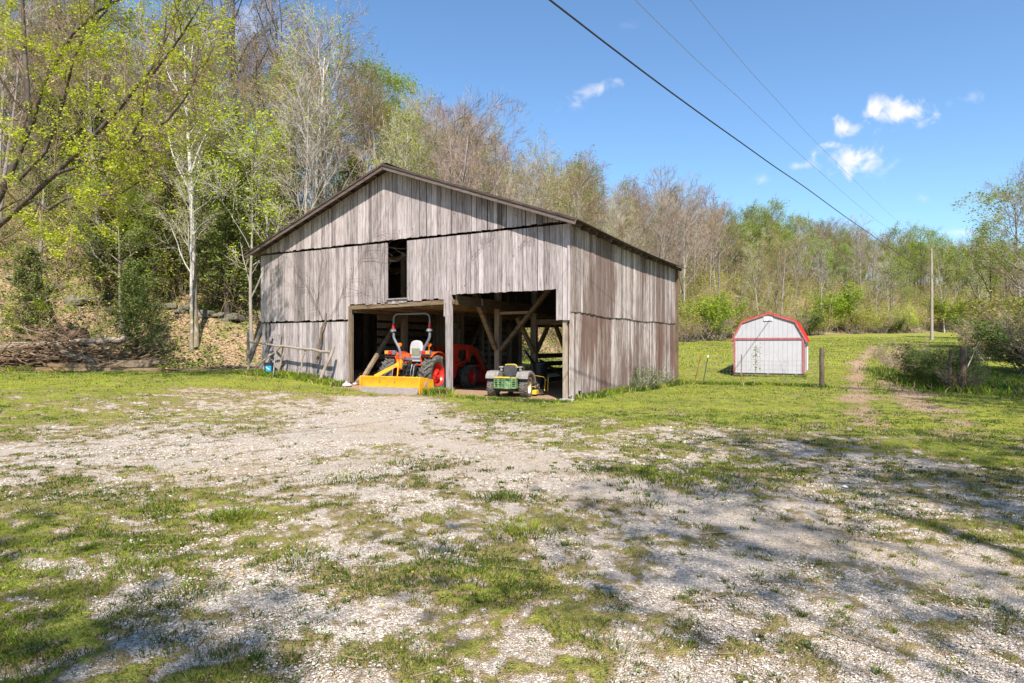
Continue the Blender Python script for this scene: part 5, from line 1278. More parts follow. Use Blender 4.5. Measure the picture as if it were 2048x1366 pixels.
def meshes(name, thick, thin, lf, bark, twig, leaf):
    """returns (trunk mesh, crown mesh)"""
    V = []; Q = []; o = 0
    for (P, Rr, s) in thick: v, q = tubes(P, Rr, s); V.append(v); Q.append(q + o); o += len(v)
    tm = npmesh(name + '_trunk', np.concatenate(V), [np.concatenate(Q)], [bark])
    V = []; Q = []; o = 0; MI = []
    for (P, Rr, s) in thin: v, q = tubes(P, Rr, s); V.append(v); Q.append(q + o); o += len(v); MI.append(np.zeros(len(q), int))
    for (v, q) in lf: V.append(v); Q.append(q + o); o += len(v); MI.append(np.ones(len(q), int))
    if not V: return tm, None
    cm = npmesh(name + '_crown', np.concatenate(V), [np.concatenate(Q)], [twig, leaf], np.concatenate(MI), False)
    return tm, cm
M_bk1 = barkmat('grey_bark', (.13, .105, .088), (.30, .265, .235)); M_bk2 = barkmat('dark_bark', (.045, .036, .03), (.13, .105, .085)); M_bkw = barkmat('white_bark', (.40, .37, .325), (.60, .57, .52), 3, patch=(.26, .21, .15), objrand=.1)
M_bkp = barkmat('pale_bark', (.22, .19, .155), (.40, .355, .305))
M_tw1 = barkmat('twigs_mauve', (.19, .135, .11), (.36, .27, .225), 2); M_tw2 = barkmat('twigs_brown', (.16, .11, .065), (.32, .235, .155), 2); M_tw3 = barkmat('twigs_pale', (.26, .22, .18), (.42, .37, .32), 2)
M_lf_y = leafmat('leaf_yellow_green', (.28, .33, .018), (.50, .52, .05), .4); M_lf_g = leafmat('leaf_light_green', (.16, .235, .03), (.30, .37, .06), .35); M_lf_o = leafmat('leaf_olive_bud', (.25, .25, .045), (.40, .36, .09), .3)
M_lf_c = leafmat('cedar_needle', (.07, .095, .022), (.19, .215, .055), .25); M_lf_b = leafmat('bush_leaf', (.04, .08, .01), (.12, .18, .02), .25); M_lf_br = leafmat('bright_bush_leaf', (.15, .205, .02), (.31, .37, .035), .35)
M_lf_w = leafmat('white_blossom', (.55, .5, .45), (.7, .66, .6), .3); M_lf_r = leafmat('reddish_bud', (.26, .15, .08), (.35, .24, .13), .2)

def forest_tree(h, kind, nlimb=13, t0=.35, ang=.75, up=.5, L=.33, twig=M_tw1, bark=M_bk1, leaf=None, nleaf=0, lsize=.1, m2=5, m3=5, m4=4, r=None, wob=.1, K1=6, lspread=.18, lean=.03, fine=.010, ts=.13):
    P0, R0 = trunk(h * .92, r or h * .012, lean)
    P1, R1 = grow(P0, R0, nlimb, t0, .99, ang, h * L, K1, up, wob, .55, .02, az=1, lshape=lambda t: 1.1 - .55 * (t - t0) / (1 - t0))
    P2, R2 = grow(P1, R1, m2, .25, 1, .7, h * L * .5, 5, up * .7, wob * 1.2, .55, .012)
    P3, R3 = grow(P2, R2, m3, .15, 1, .65, h * L * .27, 4, up * .5, wob * 1.3, .6, fine)
    thin = [(P2, R2, 4), (P3, R3, 3)]; last = P3
    if m4: P4, R4 = grow(P3, R3, m4, .1, 1, .6, h * L * ts, 3, up * .3, wob, .7, fine * .8); thin.append((P4, R4, 3)); last = P4
    lf = []
    if leaf and nleaf:
        per = max(1, round(nleaf / len(last))); lf = [leaves(last, per, lsize, lspread)]
    return meshes(kind, [(P0, R0, 9), (P1, R1, 6)], thin, lf, bark, twig, leaf or M_lf_o)
PROTO = {}
def proto(key, phrase, cat, fn): PROTO[key] = (phrase, cat, fn)
T = []
def add_proto(key, name, phrase, tm_cm, h): PROTO[key] = dict(name=name, phrase=phrase, t=tm_cm[0], c=tm_cm[1], h=h)
add_proto('bare1', 'bare_tree', 'bare mauve-grey tree', forest_tree(15, 'bare1', 17, .2, .7, .6), 15)
add_proto('bare2', 'bare_tree', 'spreading bare brown tree', forest_tree(13, 'bare2', 12, .28, .95, .5, .42, M_tw2, M_bk1, wob=.15), 13)
add_proto('bare3', 'bare_tree', 'slender pale bare tree', forest_tree(15, 'bare3', 15, .3, .5, .5, .24, M_tw3, M_bkp, r=.11), 15)
add_proto('bare4', 'bare_tree', 'crooked dark bare tree', forest_tree(16, 'bare4', 11, .35, .8, .45, .38, M_tw1, M_bk2, wob=.2, m3=4, m4=4), 16)
add_proto('bud1', 'budding_tree', 'olive-budded grey tree', forest_tree(14, 'bud1', 16, .2, .75, .5, .33, M_tw2, M_bk1, M_lf_o, 2400, .062), 14)
add_proto('bud2', 'budding_tree', 'pale tree dotted yellow-green', forest_tree(13, 'bud2', 15, .22, .7, .5, .30, M_tw3, M_bkp, M_lf_y, 2300, .066, r=.1), 13)
add_proto('bud3', 'budding_tree', 'reddish-budded tree', forest_tree(14, 'bud3', 13, .35, .7, .6, .32, M_tw1, M_bk1, M_lf_r, 1900, .058), 14)
add_proto('leaf1', 'leafing_tree', 'tree in light green leaf', forest_tree(15, 'leaf1', 15, .25, .75, .6, .30, M_tw2, M_bk2, M_lf_g, 7200, .095, m4=3, lspread=.25), 15)
add_proto('leaf2', 'leafing_tree', 'rounded soft-green tree', forest_tree(12, 'leaf2', 13, .3, .9, .4, .36, M_tw3, M_bk1, M_lf_g, 6800, .09, m4=3, lspread=.22), 12)
add_proto('dog', 'flowering_tree', 'small tree in white blossom', forest_tree(7, 'dog', 10, .3, 1.1, .2, .42, M_tw3, M_bk1, M_lf_w, 900, .07, m2=4, m3=4, m4=3), 7)
add_proto('sap', 'sapling', 'thin twiggy sapling', forest_tree(6, 'sap', 10, .2, .6, .6, .30, M_tw2, M_bkp, M_lf_y, 350, .07, m2=4, m3=4, m4=0, r=.045), 6)
def cedar(h, kind, rad=.24):
    P0, R0 = trunk(h, h * .016, .03)
    P1, R1 = grow(P0, R0, 75, .1, .99, 1.15, h * rad, 5, .35, .07, .35, .012, az=1, lshape=lambda t: np.minimum(1.0, (t + .25) * 2.2) * (1.12 - t) ** .75)
    P2, R2 = grow(P1, R1, 7, .15, 1, .7, h * rad * .42, 4, .2, .12, .5, .008)
    lf = [leaves(P2, 19, .062, .085, 1.2), leaves(P1, 8, .06, .08, 1.2, .45)]
    # needle sprays are narrow
    return meshes(kind, [(P0, R0, 8), (P1, R1, 4)], [(P2, R2, 3)], lf, M_bk2, M_tw2, M_lf_c)
add_proto('cedar1', 'cedar', 'dark green cedar', cedar(7.5, 'cedar1'), 7.5)
add_proto('cedar2', 'cedar', 'ragged olive-dark cedar', cedar(6.5, 'cedar2', .30), 6.5)
def bush(h, kind, leaf, nl, twig, lsz, stems=16, spread=.6, mm=(6, 5)):
    n = stems; P = np.zeros((n, 6, 3)); a = rng.uniform(0, 6.28, n); d = np.stack([np.cos(a) * spread, np.sin(a) * spread, np.ones(n)], -1) * rng.uniform(.6, 1.2, (n, 1))
    P[:, 0, :2] = rng.normal(0, h * .12, (n, 2)); ln = h * rng.uniform(.7, 1.1, n)
    for k in range(1, 6): d = nrm(d + rng.normal(0, .12, (n, 3)) + np.array([0, 0, .02])); P[:, k] = P[:, k - 1] + d * (ln / 5)[:, None]
    Rr = (.010 + .004 * h) * np.linspace(1, .3, 6)[None].repeat(n, 0)
    P2, R2 = grow(P, Rr, mm[0], .25, 1, .7, h * .35, 4, .2, .15, .6, .006); P3, R3 = grow(P2, R2, mm[1], .15, 1, .7, h * .17, 3, .1, .15, .6, .005)
    lf = [leaves(P3, max(1, round(nl / len(P3))), lsz, h * .03 + .03)] if nl else []
    return meshes(kind, [(P, Rr, 5)], [(P2, R2, 3), (P3, R3, 3)], lf, M_bk1, twig, leaf)
add_proto('bushg', 'bush', 'bright lime-green bush', bush(3.0, 'bushg', M_lf_br, 5200, M_tw2, .075), 3)
add_proto('busho', 'bush', 'olive twiggy bush', bush(2.6, 'busho', M_lf_o, 2600, M_tw2, .055, 22, .7), 2.6)
add_proto('bushb', 'thicket', 'bare brown tangled thicket', bush(2.6, 'bushb', M_lf_o, 500, M_tw1, .05, 26, .8, (7, 5)), 2.6)
add_proto('bushd', 'bush', 'dense dark green bush', bush(1.9, 'bushd', M_lf_b, 9500, M_tw2, .045, 26, .9, (8, 6)), 1.9)
add_proto('bushy', 'bush', 'loose yellow-green shrub', bush(3.2, 'bushy', M_lf_y, 3000, M_tw3, .07, 16, .55), 3.2)
def plant(key, x, y, s=1, label=None, group=None, rz=None, name=None, cat=None, dz=0, tilt=(0, 0), sz=None):
    p = PROTO[key]; o = empty(name or p['name'], (x, y, hz(x, y) - .05 + dz), rng.uniform(0, 6.28) if rz is None else rz, label or p['phrase'], cat or ('bush' if 'bush' in key else 'sapling' if key == 'sap' else 'tree'), group, s)
    o.rotation_euler = (tilt[0], tilt[1], o.rotation_euler.z)
    if sz: o.scale = (s, s, s * sz)
    link('trunk' if 'bush' not in key else 'stems', p['t'], o)
    if p['c'] is not None: link('crown', p['c'], o)
    return o

# ---- the wooded hill: individual trees from the foot of the slope to its crest
ZN = ((130, 'the slope at the picture edge'), (260, 'the slope above the brush pile'), (380, 'the slope near the stacked timbers'), (480, 'the slope behind the white sycamore'), (560, 'the slope at the barn corner'), (660, 'the hill over the low roof'), (760, 'the hill beside the roof peak'), (860, 'the hill over the roof peak'), (960, 'the hill past the roof peak'), (1080, 'the hill over the high roof'), (1200, 'the hill over the roof corner'), (1350, 'the hill over the side eave'), (1460, 'the hill between barn and shed'), (1550, 'the hill over the shed'), (1640, 'the hill beside the shed roof'), (1740, 'the hill behind the wooden post'), (1840, 'the hill before the utility pole'), (1880, 'the hill behind the utility pole'), (1940, 'the hill past the utility pole'), (2010, 'the hill over the slim short pole'), (9999, 'the hill behind the picture-edge trees'))
def zone(px):
    for lim, t_ in ZN:
        if px < lim: return t_
USED = {}
def unique(lab, sc):
    if lab not in USED: USED[lab] = sc; return lab
    for w_ in (('smaller ', 'smallest ') if sc < USED[lab] else ('larger ', 'largest ')):
        if w_ + lab not in USED: USED[w_ + lab] = sc; return w_ + lab
    for w_ in ('middle-sized ', 'mid-height '):
        if w_ + lab not in USED: USED[w_ + lab] = sc; return w_ + lab
    return lab
cand = []
tries = 0; cell = {}
def okd(x, y, dmin):
    for (a, b, c) in cand:
        if (a - x) ** 2 + (b - y) ** 2 < (dmin * .5 + c * .5) ** 2: return False
    return True
rg = np.random.default_rng(77)
while len(cand) < 232 and tries < 60000:
    tries += 1
    u_ = rg.uniform(-.9, .86); s_ = rg.random() ** 1.15 * 44 + .5
    # walk out along the bearing until s metres past the hill foot
    yv = rg.uniform(20, 175); x = u_ * yv
    if not (-.5 < hill_s(x, yv) < 46): continue
    if rg.random() > (1 if hill_s(x, yv) < 26 else .75): continue
    dm = 2.5 + .022 * yv
    if u_ > .3: dm *= 1.05
    pxx = 1024 + u_ * 1250
    if pxx < 500 and rg.random() < (.75 if hill_s(x, yv) < 9 else .5 if hill_s(x, yv) < 22 else 0): continue
    if 430 < pxx < 780 and hill_s(x, yv) > 24: continue
    if okd(x, yv, dm): cand.append((x, yv, dm))
for (x, y, dm) in cand:
    px = 1024 + x / y * 1250; s = float(hill_s(x, y)); zn = zone(px)
    row = 'low on' if s < 8 else ('partway up' if s < 24 else 'high on')
    rr_ = rg.random()
    if s > 24: keys = ['bare1', 'bare4', 'bare2', 'bud1', 'bud3', 'leaf1', 'bud2']; pr = [.24, .16, .12, .15, .10, .13, .10]
    elif s > 8: keys = ['bare1', 'bare3', 'bare2', 'bud1', 'bud2', 'leaf1', 'leaf2', 'bud3', 'dog']; pr = [.15, .15, .12, .15, .14, .09, .07, .10, .03]
    else: keys = ['bare3', 'sap', 'bud2', 'bud1', 'bare1', 'leaf2', 'bare2']; pr = [.2, .17, .2, .13, .12, .08, .10]
    if px > 1450 and s > 8: keys = ['leaf1', 'leaf2', 'bare1', 'bud1', 'bud3', 'bare2', 'bare3']; pr = [.30, .24, .12, .13, .06, .08, .07]
    if px < 520 and s < 14 and rr_ < .2: keys = ['cedar1', 'cedar2']; pr = [.6, .4]
    pr = np.array(pr) / sum(pr); key = keys[rg.choice(len(keys), p=pr)]
    sc = rg.uniform(.8, 1.15) * (.92 if px > 860 else 1)
    if px < 760 and s > 20: sc *= 1.12
    if px < 500 and s < 6: sc *= .75
    plant(key, x, y, sc, unique('%s %s %s' % (PROTO[key]['phrase'], row, zn), sc), 'trees of the wooded hill', float(rg.uniform(0, 6.28)), tilt=(float(rg.normal(0, .04)), float(rg.normal(0, .04))))
# ---- bushes along the foot of the hill
def at(px, Y, dy=0): return (px - 1024) / 1250 * Y, Y + dy
for (px, dy, key, s, lab) in ((1365, 3, 'busho', 1.2, 'olive bush right beside the rear corner of the barn'), (1385, 5, 'bushy', 1.3, 'yellow-green shrub close to the barn eave'), (1405, 2, 'bushg', 1.5, 'bright lime bush between barn and shed'), (1425, 6, 'bushg', 1.5, 'tallest lime bush between barn and shed'), (1440, 1, 'bushb', 1.2, 'bare thicket in front of the lime bushes'), (1452, 4, 'busho', 1.3, 'olive bush hugging the low side of the shed'),
                              (1375, 0, 'bushb', 1.0, 'low brown thicket behind the wire fence'), (1500, 3, 'busho', 1.3, 'olive bush above the shed roof'), (1560, 4, 'bushb', 1.4, 'brown thicket over the shed ridge'), (1595, 2, 'bushb', 1.1, 'bare thicket behind the shed eave'), (1618, 1.5, 'bushd', 1.7, 'dark evergreen bush beside the shed roof'), (1640, 2, 'busho', 1.2, 'olive bush next to the dark evergreen bush'), (1660, 4, 'bushg', 1.5, 'lime bush past the shed'), (1682, 5, 'bushg', 2.1, 'tall domed lime bush rising from the field edge'),
                              (1700, 2, 'busho', 1.4, 'olive bush under the domed lime bush'), (1722, 1, 'bushy', 1.2, 'pale green shrub at the field edge'), (1745, 3, 'busho', 1.5, 'olive bush midway along the field edge'), (1765, 1, 'bushb', 1.3, 'grey-brown thicket at the field edge'), (1785, 2, 'bushd', 1.3, 'dark bush at the field edge near the pole'), (1805, 3, 'bushy', 1.4, 'yellowish shrub near the utility pole'), (1830, 2, 'busho', 1.5, 'olive bush touching the utility pole'), (1885, 3, 'bushg', 2.0, 'lime bush just beyond the utility pole'), (1915, 4, 'bushy', 1.8, 'yellow-green shrub between the two poles'), (1945, 5, 'busho', 1.8, 'olive bush beside the slim short pole')):
    x0 = None
    for Y in np.arange(35, 170, .5):
        x, y = at(px, Y)
        if hill_s(x, y) > -1.0: x0 = (x, y); break
    if x0: plant(key, x0[0] * (1 + dy / x0[1]), x0[1] + dy, s, lab, 'bushes along the foot of the hill', float(rg.uniform(0, 6.28)))
# ---- distinctive trees
def special(key, px, Y, s, label, name=None, rz=None, tilt=(0, 0), sz=None, dz=0):
    x, y = at(px, Y); return plant(key, x, y, s, label, None, rz, name, None, dz, tilt, sz)
add_proto('white', 'sycamore', '', forest_tree(15, 'white', 11, .42, .6, .5, .26, M_tw3, M_bkw, M_lf_y, 1900, .065, r=.15, m4=3, lean=.02), 15)
add_proto('yel', 'maple', '', forest_tree(10, 'yel', 13, .25, .8, .45, .34, M_tw3, M_bkp, M_lf_y, 4800, .065, r=.09, m4=4, lspread=.16), 10)
special('white', 390, 31.5, 1.12, 'white-barked sycamore with twin lower stems beside the brush pile', 'sycamore', 1.0, (-.03, .06))
special('white', 383, 31.3, .62, 'slim pale tree pressed close to the white sycamore', 'sycamore', 2.5, (0, .0))
special('white', 615, 35, 1.12, 'straight white trunk rising just behind the barn roof slope', 'sycamore', 4.0, (0, .01))
special('yel', 505, 32, 1.15, 'pale tree with yellow-green leaves near the low corner of the roof', 'maple', .5, (0, -.05)); special('yel', 455, 34, .95, 'leaning yellow-green maple between the sycamore and the barn', 'maple', 2.0, (0, .12))
special('yel', 560, 37, .9, 'small yellow-green maple above the low roof slope', 'maple', 3.0); special('yel', 690, 41, .9, 'yellow-green maple just above the roof rake', 'maple', 1.3)
special('bushy', 905, 39, 2.1, 'rounded yellow-green crown showing above the high roof slope', 'bush', 1.0, dz=0); special('bushy', 985, 41, 1.9, 'second yellow-green crown above the high roof slope', 'bush', 2.0); special('bushg', 853, 42, 1.4, 'bright green tuft above the roof peak', 'bush', 2.0, dz=1.8)
special('cedar1', 705, 40, 1.2, 'dark cedar standing close behind the barn roof', 'cedar'); special('cedar1', 225, 33, 1.15, 'dark cedar with a pale lower trunk above the brush pile', 'cedar', 1.0); special('cedar2', 290, 37, 1.2, 'broad cedar behind the brush pile', 'cedar'); special('cedar2', 415, 39, 1.3, 'cedar right behind the sycamore trunk', 'cedar'); special('cedar1', 95, 40, 1.2, 'cedar under the maple boughs', 'cedar'); special('cedar1', 345, 35, 1.1, 'cedar just before the white sycamore', 'cedar'); special('cedar2', 455, 33.5, 1.2, 'low cedar between the sycamore and the barn corner', 'cedar'); special('cedar1', 505, 37, 1.2, 'cedar hiding behind the barn corner', 'cedar'); special('cedar1', 470, 45, 1.3, 'tall cedar high on the slope behind the sycamore', 'cedar')
special('cedar1', 180, 42, 1.3, 'cedar higher up the slope above the brush pile', 'cedar'); special('cedar1', 560, 43, 1.2, 'cedar up the slope behind the roof', 'cedar')
add_proto('big', 'big_tree', '', forest_tree(19, 'big', 11, .38, .6, .55, .36, M_tw1, M_bk2, M_lf_o, 500, .08, r=.32, wob=.17, m2=6, m3=6, m4=4), 19)
special('big', 475, 50, 1.05, 'big dark-limbed tree towering above the cedars', 'big_tree', 1.0); special('big', 560, 49, 1.0, 'big leaning dark tree against the sky over the low roof slope', 'big_tree', 2.7, (0, .05)); special('big', 640, 51, .9, 'crooked big bare tree with branches reaching into open sky', 'big_tree', 4.4, (0, .04))
special('bare2', 590, 55, 1.2, 'bare tree filling the gap behind the big trees', 'bare_tree'); special('bare1', 520, 58, 1.25, 'upright bare tree behind the leaning big tree', 'bare_tree'); special('leaf1', 745, 58, 1.05, 'light green tree on the skyline left of the gap above the roof peak', 'leafing_tree'); special('bare3', 730, 60, 1.0, 'bare tree beside the light green skyline tree', 'bare_tree')
special('bare4', 850, 62, .95, 'bare forked tree alone in the skyline gap above the roof peak', 'bare_tree', .6); special('bud3', 905, 62, 1.05, 'reddish twiggy tree on the skyline past the roof peak', 'budding_tree'); special('bud1', 935, 64, 1.0, 'grey twiggy tree next to the reddish skyline tree', 'budding_tree')
# ---- right-hand side trees
special('leaf1', 1985, 68, .80, 'tall light green tree with a forked trunk at the end of the track', 'leafing_tree', 1.0); special('busho', 1995, 50, 1.6, 'olive bush under the forked light green tree', 'bush')
special('leaf2', 2065, 46, 1.0, 'green-leaved tree leaning in at the picture edge', 'leafing_tree', 2.0); special('bud1', 2045, 52, .95, 'grey budding tree at the picture edge', 'budding_tree', 1.0); special('bare2', 2090, 42, .85, 'bare spreading tree at the picture edge', 'bare_tree', 3.0)
for i, (px, Y, k, s, lab) in enumerate(((1975, 38, 'bushb', 1.1, 'brown thicket behind the leaning pale stick'), (2045, 37, 'bushd', 1.2, 'dark green bush low on the shaded bank'), (2075, 31, 'bushd', 1.6, 'dark bush on the shaded bank at the picture edge'), (2040, 40, 'busho', 1.6, 'tall olive bush on the shaded bank'), (1990, 44, 'bushd', 1.6, 'dark bush at the back of the shaded bank'), (2085, 30, 'bushb', 1.4, 'brown thicket at the picture edge'), (2030, 50, 'bushg', 1.5, 'lime bush on the bank under the edge trees'), (1960, 48, 'bushb', 1.0, 'low thicket beside the slim short pole'))):
    special(k, px, Y, s, lab)
# honeysuckle swallowing the old fence
for i, (x, y, k, s, lab) in enumerate(((15.3, 21.6, 'bushd', .52, 'dark honeysuckle piled on the thick overgrown post'), (16.1, 23.0, 'bushd', .75, 'dark honeysuckle mound just behind the overgrown post'), (17.0, 24.8, 'bushd', .8, 'middle mound of honeysuckle on the old fence'), (17.9, 26.8, 'bushd', .85, 'tall mound of honeysuckle before the utility pole'), (18.7, 29.0, 'bushb', .6, 'brown twiggy mound behind the honeysuckle'), (19.4, 31.5, 'bushb', .72, 'farthest brown mound on the old fence'), (16.6, 23.6, 'bushb', .6, 'bare twiggy tangle inside the honeysuckle'), (15.1, 21.1, 'bushb', .4, 'bare brambles springing from the foot of the overgrown post'))):
    plant(k, x, y, s, lab, 'growth over the old fence')
# weeds on the barn's side
add_proto('weedbush', 'bush', '', bush(1.1, 'weedbush', M_lf_b, 900, M_tw3, .035, 12, .6, (4, 3)), 1.1)
for (yy, s, lab) in ((5.6, .85, 'tall green weed against the barn side boards'), (6.4, .8, 'low weed at the middle of the barn side'), (8.2, .6, 'small weed near the rear end of the barn side'), (4.6, .5, 'small weed near the front end of the barn side')):
    p = bw(.38, yy); plant('weedbush', p[0], p[1], s, lab, None, None, 'weed')
# ---- the big maple leaning in from the picture's upper left
def near_maple():
    base = np.array([-19.05, 21.0]); z0 = hz(*base)
    def W_(px, py, Y): return np.array([(px - 1024) / 1250 * Y - base[0], Y - base[1], CAMZ - (py - 690) / 1250 * Y - z0])
    P0 = np.stack([W_(-110, 760, 21), W_(-85, 620, 21), W_(-45, 480, 20.5), W_(10, 370, 20), W_(60, 250, 20), W_(50, 120, 20), W_(45, 0, 20), W_(60, -120, 20)])[None]
    R0 = np.array([[.15, .13, .12, .105, .09, .07, .05, .03]])
    L = [[(-50, 490, 21), (20, 430, 20), (110, 350, 19), (170, 290, 18.6), (240, 215, 18.2), (300, 130, 18), (340, 60, 18), (370, -30, 18)],
         [(110, 350, 19), (180, 325, 18.6), (240, 300, 18.2), (275, 235, 17.8), (290, 170, 17.5), (330, 110, 17.2), (370, 60, 17), (400, 10, 17)],
         [(60, 250, 20), (90, 170, 19.4), (140, 70, 19), (200, 20, 18.8), (260, -20, 18.5), (300, -60, 18.5), (330, -100, 18.5), (350, -130, 18.5)],
         [(-40, 470, 20.5), (-50, 400, 20), (-40, 330, 19.5), (-80, 250, 19), (-100, 150, 19), (-110, 60, 19), (-100, 0, 19), (-90, -60, 19)],
         [(40, 360, 20), (90, 300, 19.4), (130, 190, 19), (150, 120, 18.6), (180, 60, 18.4), (215, 20, 18.2), (230, -20, 18), (240, -60, 18)],
         [(170, 290, 18.6), (200, 300, 18.4), (240, 310, 18), (290, 270, 17.8), (340, 240, 17.6), (370, 200, 17.5), (390, 160, 17.4), (400, 140, 17.4)],
         [(30, 420, 20), (60, 400, 19.4), (100, 420, 18.8), (140, 400, 18.4), (190, 390, 18.2), (240, 385, 18.0), (280, 370, 18), (310, 350, 18)]]
    P1 = np.stack([np.stack([W_(*q) for q in l]) for l in L]); P1 = P1 + rng.normal(0, .04, P1.shape)
    R1 = np.array([.085, .055, .06, .06, .05, .045, .045])[:, None] * np.linspace(1, .35, 8)[None]
    P2, R2 = grow(np.concatenate([P1, P0[:, :8]]), np.concatenate([R1, R0]), 16, .12, 1, .8, 2.3, 6, .15, .16, .42, .018)
    P3, R3 = grow(P2, R2, 7, .12, 1, .7, .95, 4, .1, .18, .5, .008); P4, R4 = grow(P3, R3, 4, .2, 1, .7, .42, 3, .0, .15, .6, .004)
    # leaves hang in small clusters at the shoot tips
    keep = (rng.random(len(P4)) < .55) & ~((P4[:, 0, 0] > 8.0) & (rng.random(len(P4)) < .6)); tips = P4[keep]; base_l = leaves(tips, 26, .040, .08, .9, .4)
    tm, cm = meshes('near_maple', [(P0, R0, 12), (P1, R1, 8)], [(P2, R2, 5), (P3, R3, 4), (P4, R4, 3)], [base_l], M_bk2, M_tw2, M_lf_y)
    o = empty('maple', (base[0], base[1], z0), 0, 'large maple in bright yellow-green leaf spreading over the brush pile', 'tree'); link('trunk', tm, o); link('crown', cm, o)
near_maple()
# ---- trees standing behind the viewpoint, known by the shade they throw on the yard
rng = np.random.default_rng(91)
add_proto('shade', 'shade_tree', '', forest_tree(12, 'shade', 14, .3, .85, .4, .36, M_tw2, M_bk2, M_lf_g, 8000, .10, m2=6, m3=5, m4=4, r=.2, lspread=.22), 12)
add_proto('shade2', 'shade_tree', '', forest_tree(12, 'shade2', 14, .3, .85, .4, .36, M_tw2, M_bk2, M_lf_g, 4200, .10, m2=6, m3=5, m4=4, r=.2, lspread=.22), 12)
add_proto('shadeb', 'shade_tree', '', forest_tree(13, 'shadeb', 12, .3, .85, .4, .38, M_tw2, M_bk2, M_lf_g, 1600, .09, m2=6, m3=5, m4=3, r=.2, wob=.16, fine=.014, lspread=.25), 13)
for (k, x, y, s, lab) in (('shade2', -6.5, -11.6, 1.3, 'leafy tree behind the viewpoint shading the near corner of the yard'), ('shade2', -.5, -12.6, 1.25, 'leafy tree behind the viewpoint shading the middle of the yard'), ('shadeb', 5.6, -8.5, 1.2, 'sparse tree behind the viewpoint streaking the gravel with shadow'), ('shadeb', 10.5, -6.4, 1.2, 'sparse tree beyond the gravel shadows'), ('shade2', -12, -9.8, 1.25, 'leafy tree far behind the viewpoint'),
                          ('shadeb', 18.3, 11.8, 1.12, 'sparse tree whose boughs reach in over the track'), ('shadeb', 20.2, 15.0, 1.1, 'sparse tree shading the track near the overgrown fence'), ('shadeb', 14.3, 8.0, 1.05, 'low sparse tree shading the near end of the track'), ('shadeb', 20.5, 10.5, 1.2, 'sparse tall tree throwing streaks over the lawn by the track'), ('shadeb', 24, 16.5, 1.0, 'sparse tree on the bank beyond the old fence'), ('shade', 25, 20, 1.0, 'leafy tree shading the bank')):
    plant(k, x, y, s, lab, None, None, 'shade_tree')

# ---- far wood and undergrowth (uncountable)
def lite(h, leaf, nl, lsz, m2=5, m3=5, ang=.7):
    P0, R0 = trunk(h * .92, h * .011, .04, 6); P1, R1 = grow(P0, R0, 15, .1, .99, ang, h * .30, 4, .5, .12, .5, .02); P2, R2 = grow(P1, R1, m2, .2, 1, .7, h * .16, 3, .4, .15, .5, .014); P3, R3 = grow(P2, R2, m3, .1, 1, .65, h * .09, 3, .2, .15, .6, .012)
    V = []; Q = []; M_ = []; o = 0
    for (P, Rr, s, mi) in ((P0, R0, 5, 0), (P1, R1, 4, 0), (P2, R2, 3, 1), (P3, R3, 3, 1)): v, q = tubes(P, Rr, s); V.append(v); Q.append(q + o); o += len(v); M_.append(np.full(len(q), mi))
    if nl: v, q = leaves(P3, max(1, nl // len(P3)), lsz, .2); V.append(v); Q.append(q + o); M_.append(np.full(len(q), leaf))
    return np.concatenate(V), np.concatenate(Q), np.concatenate(M_)
lites = [lite(14, 2, 0, .1), lite(14, 2, 0, .1, ang=.9), lite(14, 2, 400, .11), lite(13, 3, 1500, .12), lite(14, 4, 400, .1)]
def scatter_join(name, items, mats, label, cat):
    V = []; Q = []; M_ = []; o = 0
    for (g, x, y, s, a, dz) in items:
        v, q, m = g; c, sn = math.cos(a), math.sin(a); w = np.stack([v[:, 0] * c - v[:, 1] * sn, v[:, 0] * sn + v[:, 1] * c, v[:, 2]], -1) * s + np.array([x, y, hz(x, y) + dz]); V.append(w); Q.append(q + o); M_.append(m); o += len(w)
    me = npmesh(name, np.concatenate(V), [np.concatenate(Q)], mats, np.concatenate(M_), False); tag(link(name, me), label, cat, kind='stuff')
items = []; t = 0
while len(items) < 520 and t < 90000:
    t += 1; u_ = rg.uniform(-.9, .9); yv = rg.uniform(30, 240); x = u_ * yv; s = float(hill_s(x, yv))
    if not (14 < s < 95): continue
    px = 1024 + u_ * 1250
    if (400 < px < 800 and s > 22) or (px < 1000 and s > 60): continue
    k = rg.choice(5, p=[.28, .22, .2, .18, .12] if px < 1450 else [.12, .12, .2, .48, .08]); items.append((lites[k], x, yv, rg.uniform(.8, 1.1), rg.uniform(0, 6.28), -.1))
scatter_join('far_wood', items, [M_bk1, M_tw1, M_lf_o, M_lf_g, M_lf_r], 'dense mass of spring trees filling the upper slopes behind the nearer trunks', 'wood')
def litebush(h, n, leaf, nl, lsz):
    P = np.zeros((n, 5, 3)); a = rng.uniform(0, 6.28, n); d = np.stack([np.cos(a) * .45, np.sin(a) * .45, np.ones(n)], -1); P[:, 0, :2] = rng.normal(0, h * .25, (n, 2)); ln = h * rng.uniform(.5, 1.1, n)
    for k in range(1, 5): d = nrm(d + rng.normal(0, .16, (n, 3))); P[:, k] = P[:, k - 1] + d * (ln / 4)[:, None]
    Rr = .013 * np.linspace(1, .4, 5)[None].repeat(n, 0); P2, R2 = grow(P, Rr, 6, .2, 1, .7, h * .3, 3, .2, .15, .6, .007)
    V = []; Q = []; M_ = []; o = 0
    for (P_1, R_1, s_1) in ((P, Rr, 3), (P2, R2, 3)): v, q = tubes(P_1, R_1, s_1); V.append(v); Q.append(q + o); o += len(v); M_.append(np.zeros(len(q), int))
    if nl: v, q = leaves(P2, max(1, nl // len(P2)), lsz, .12); V.append(v); Q.append(q + o); M_.append(np.full(len(q), leaf))
    return np.concatenate(V), np.concatenate(Q), np.concatenate(M_)
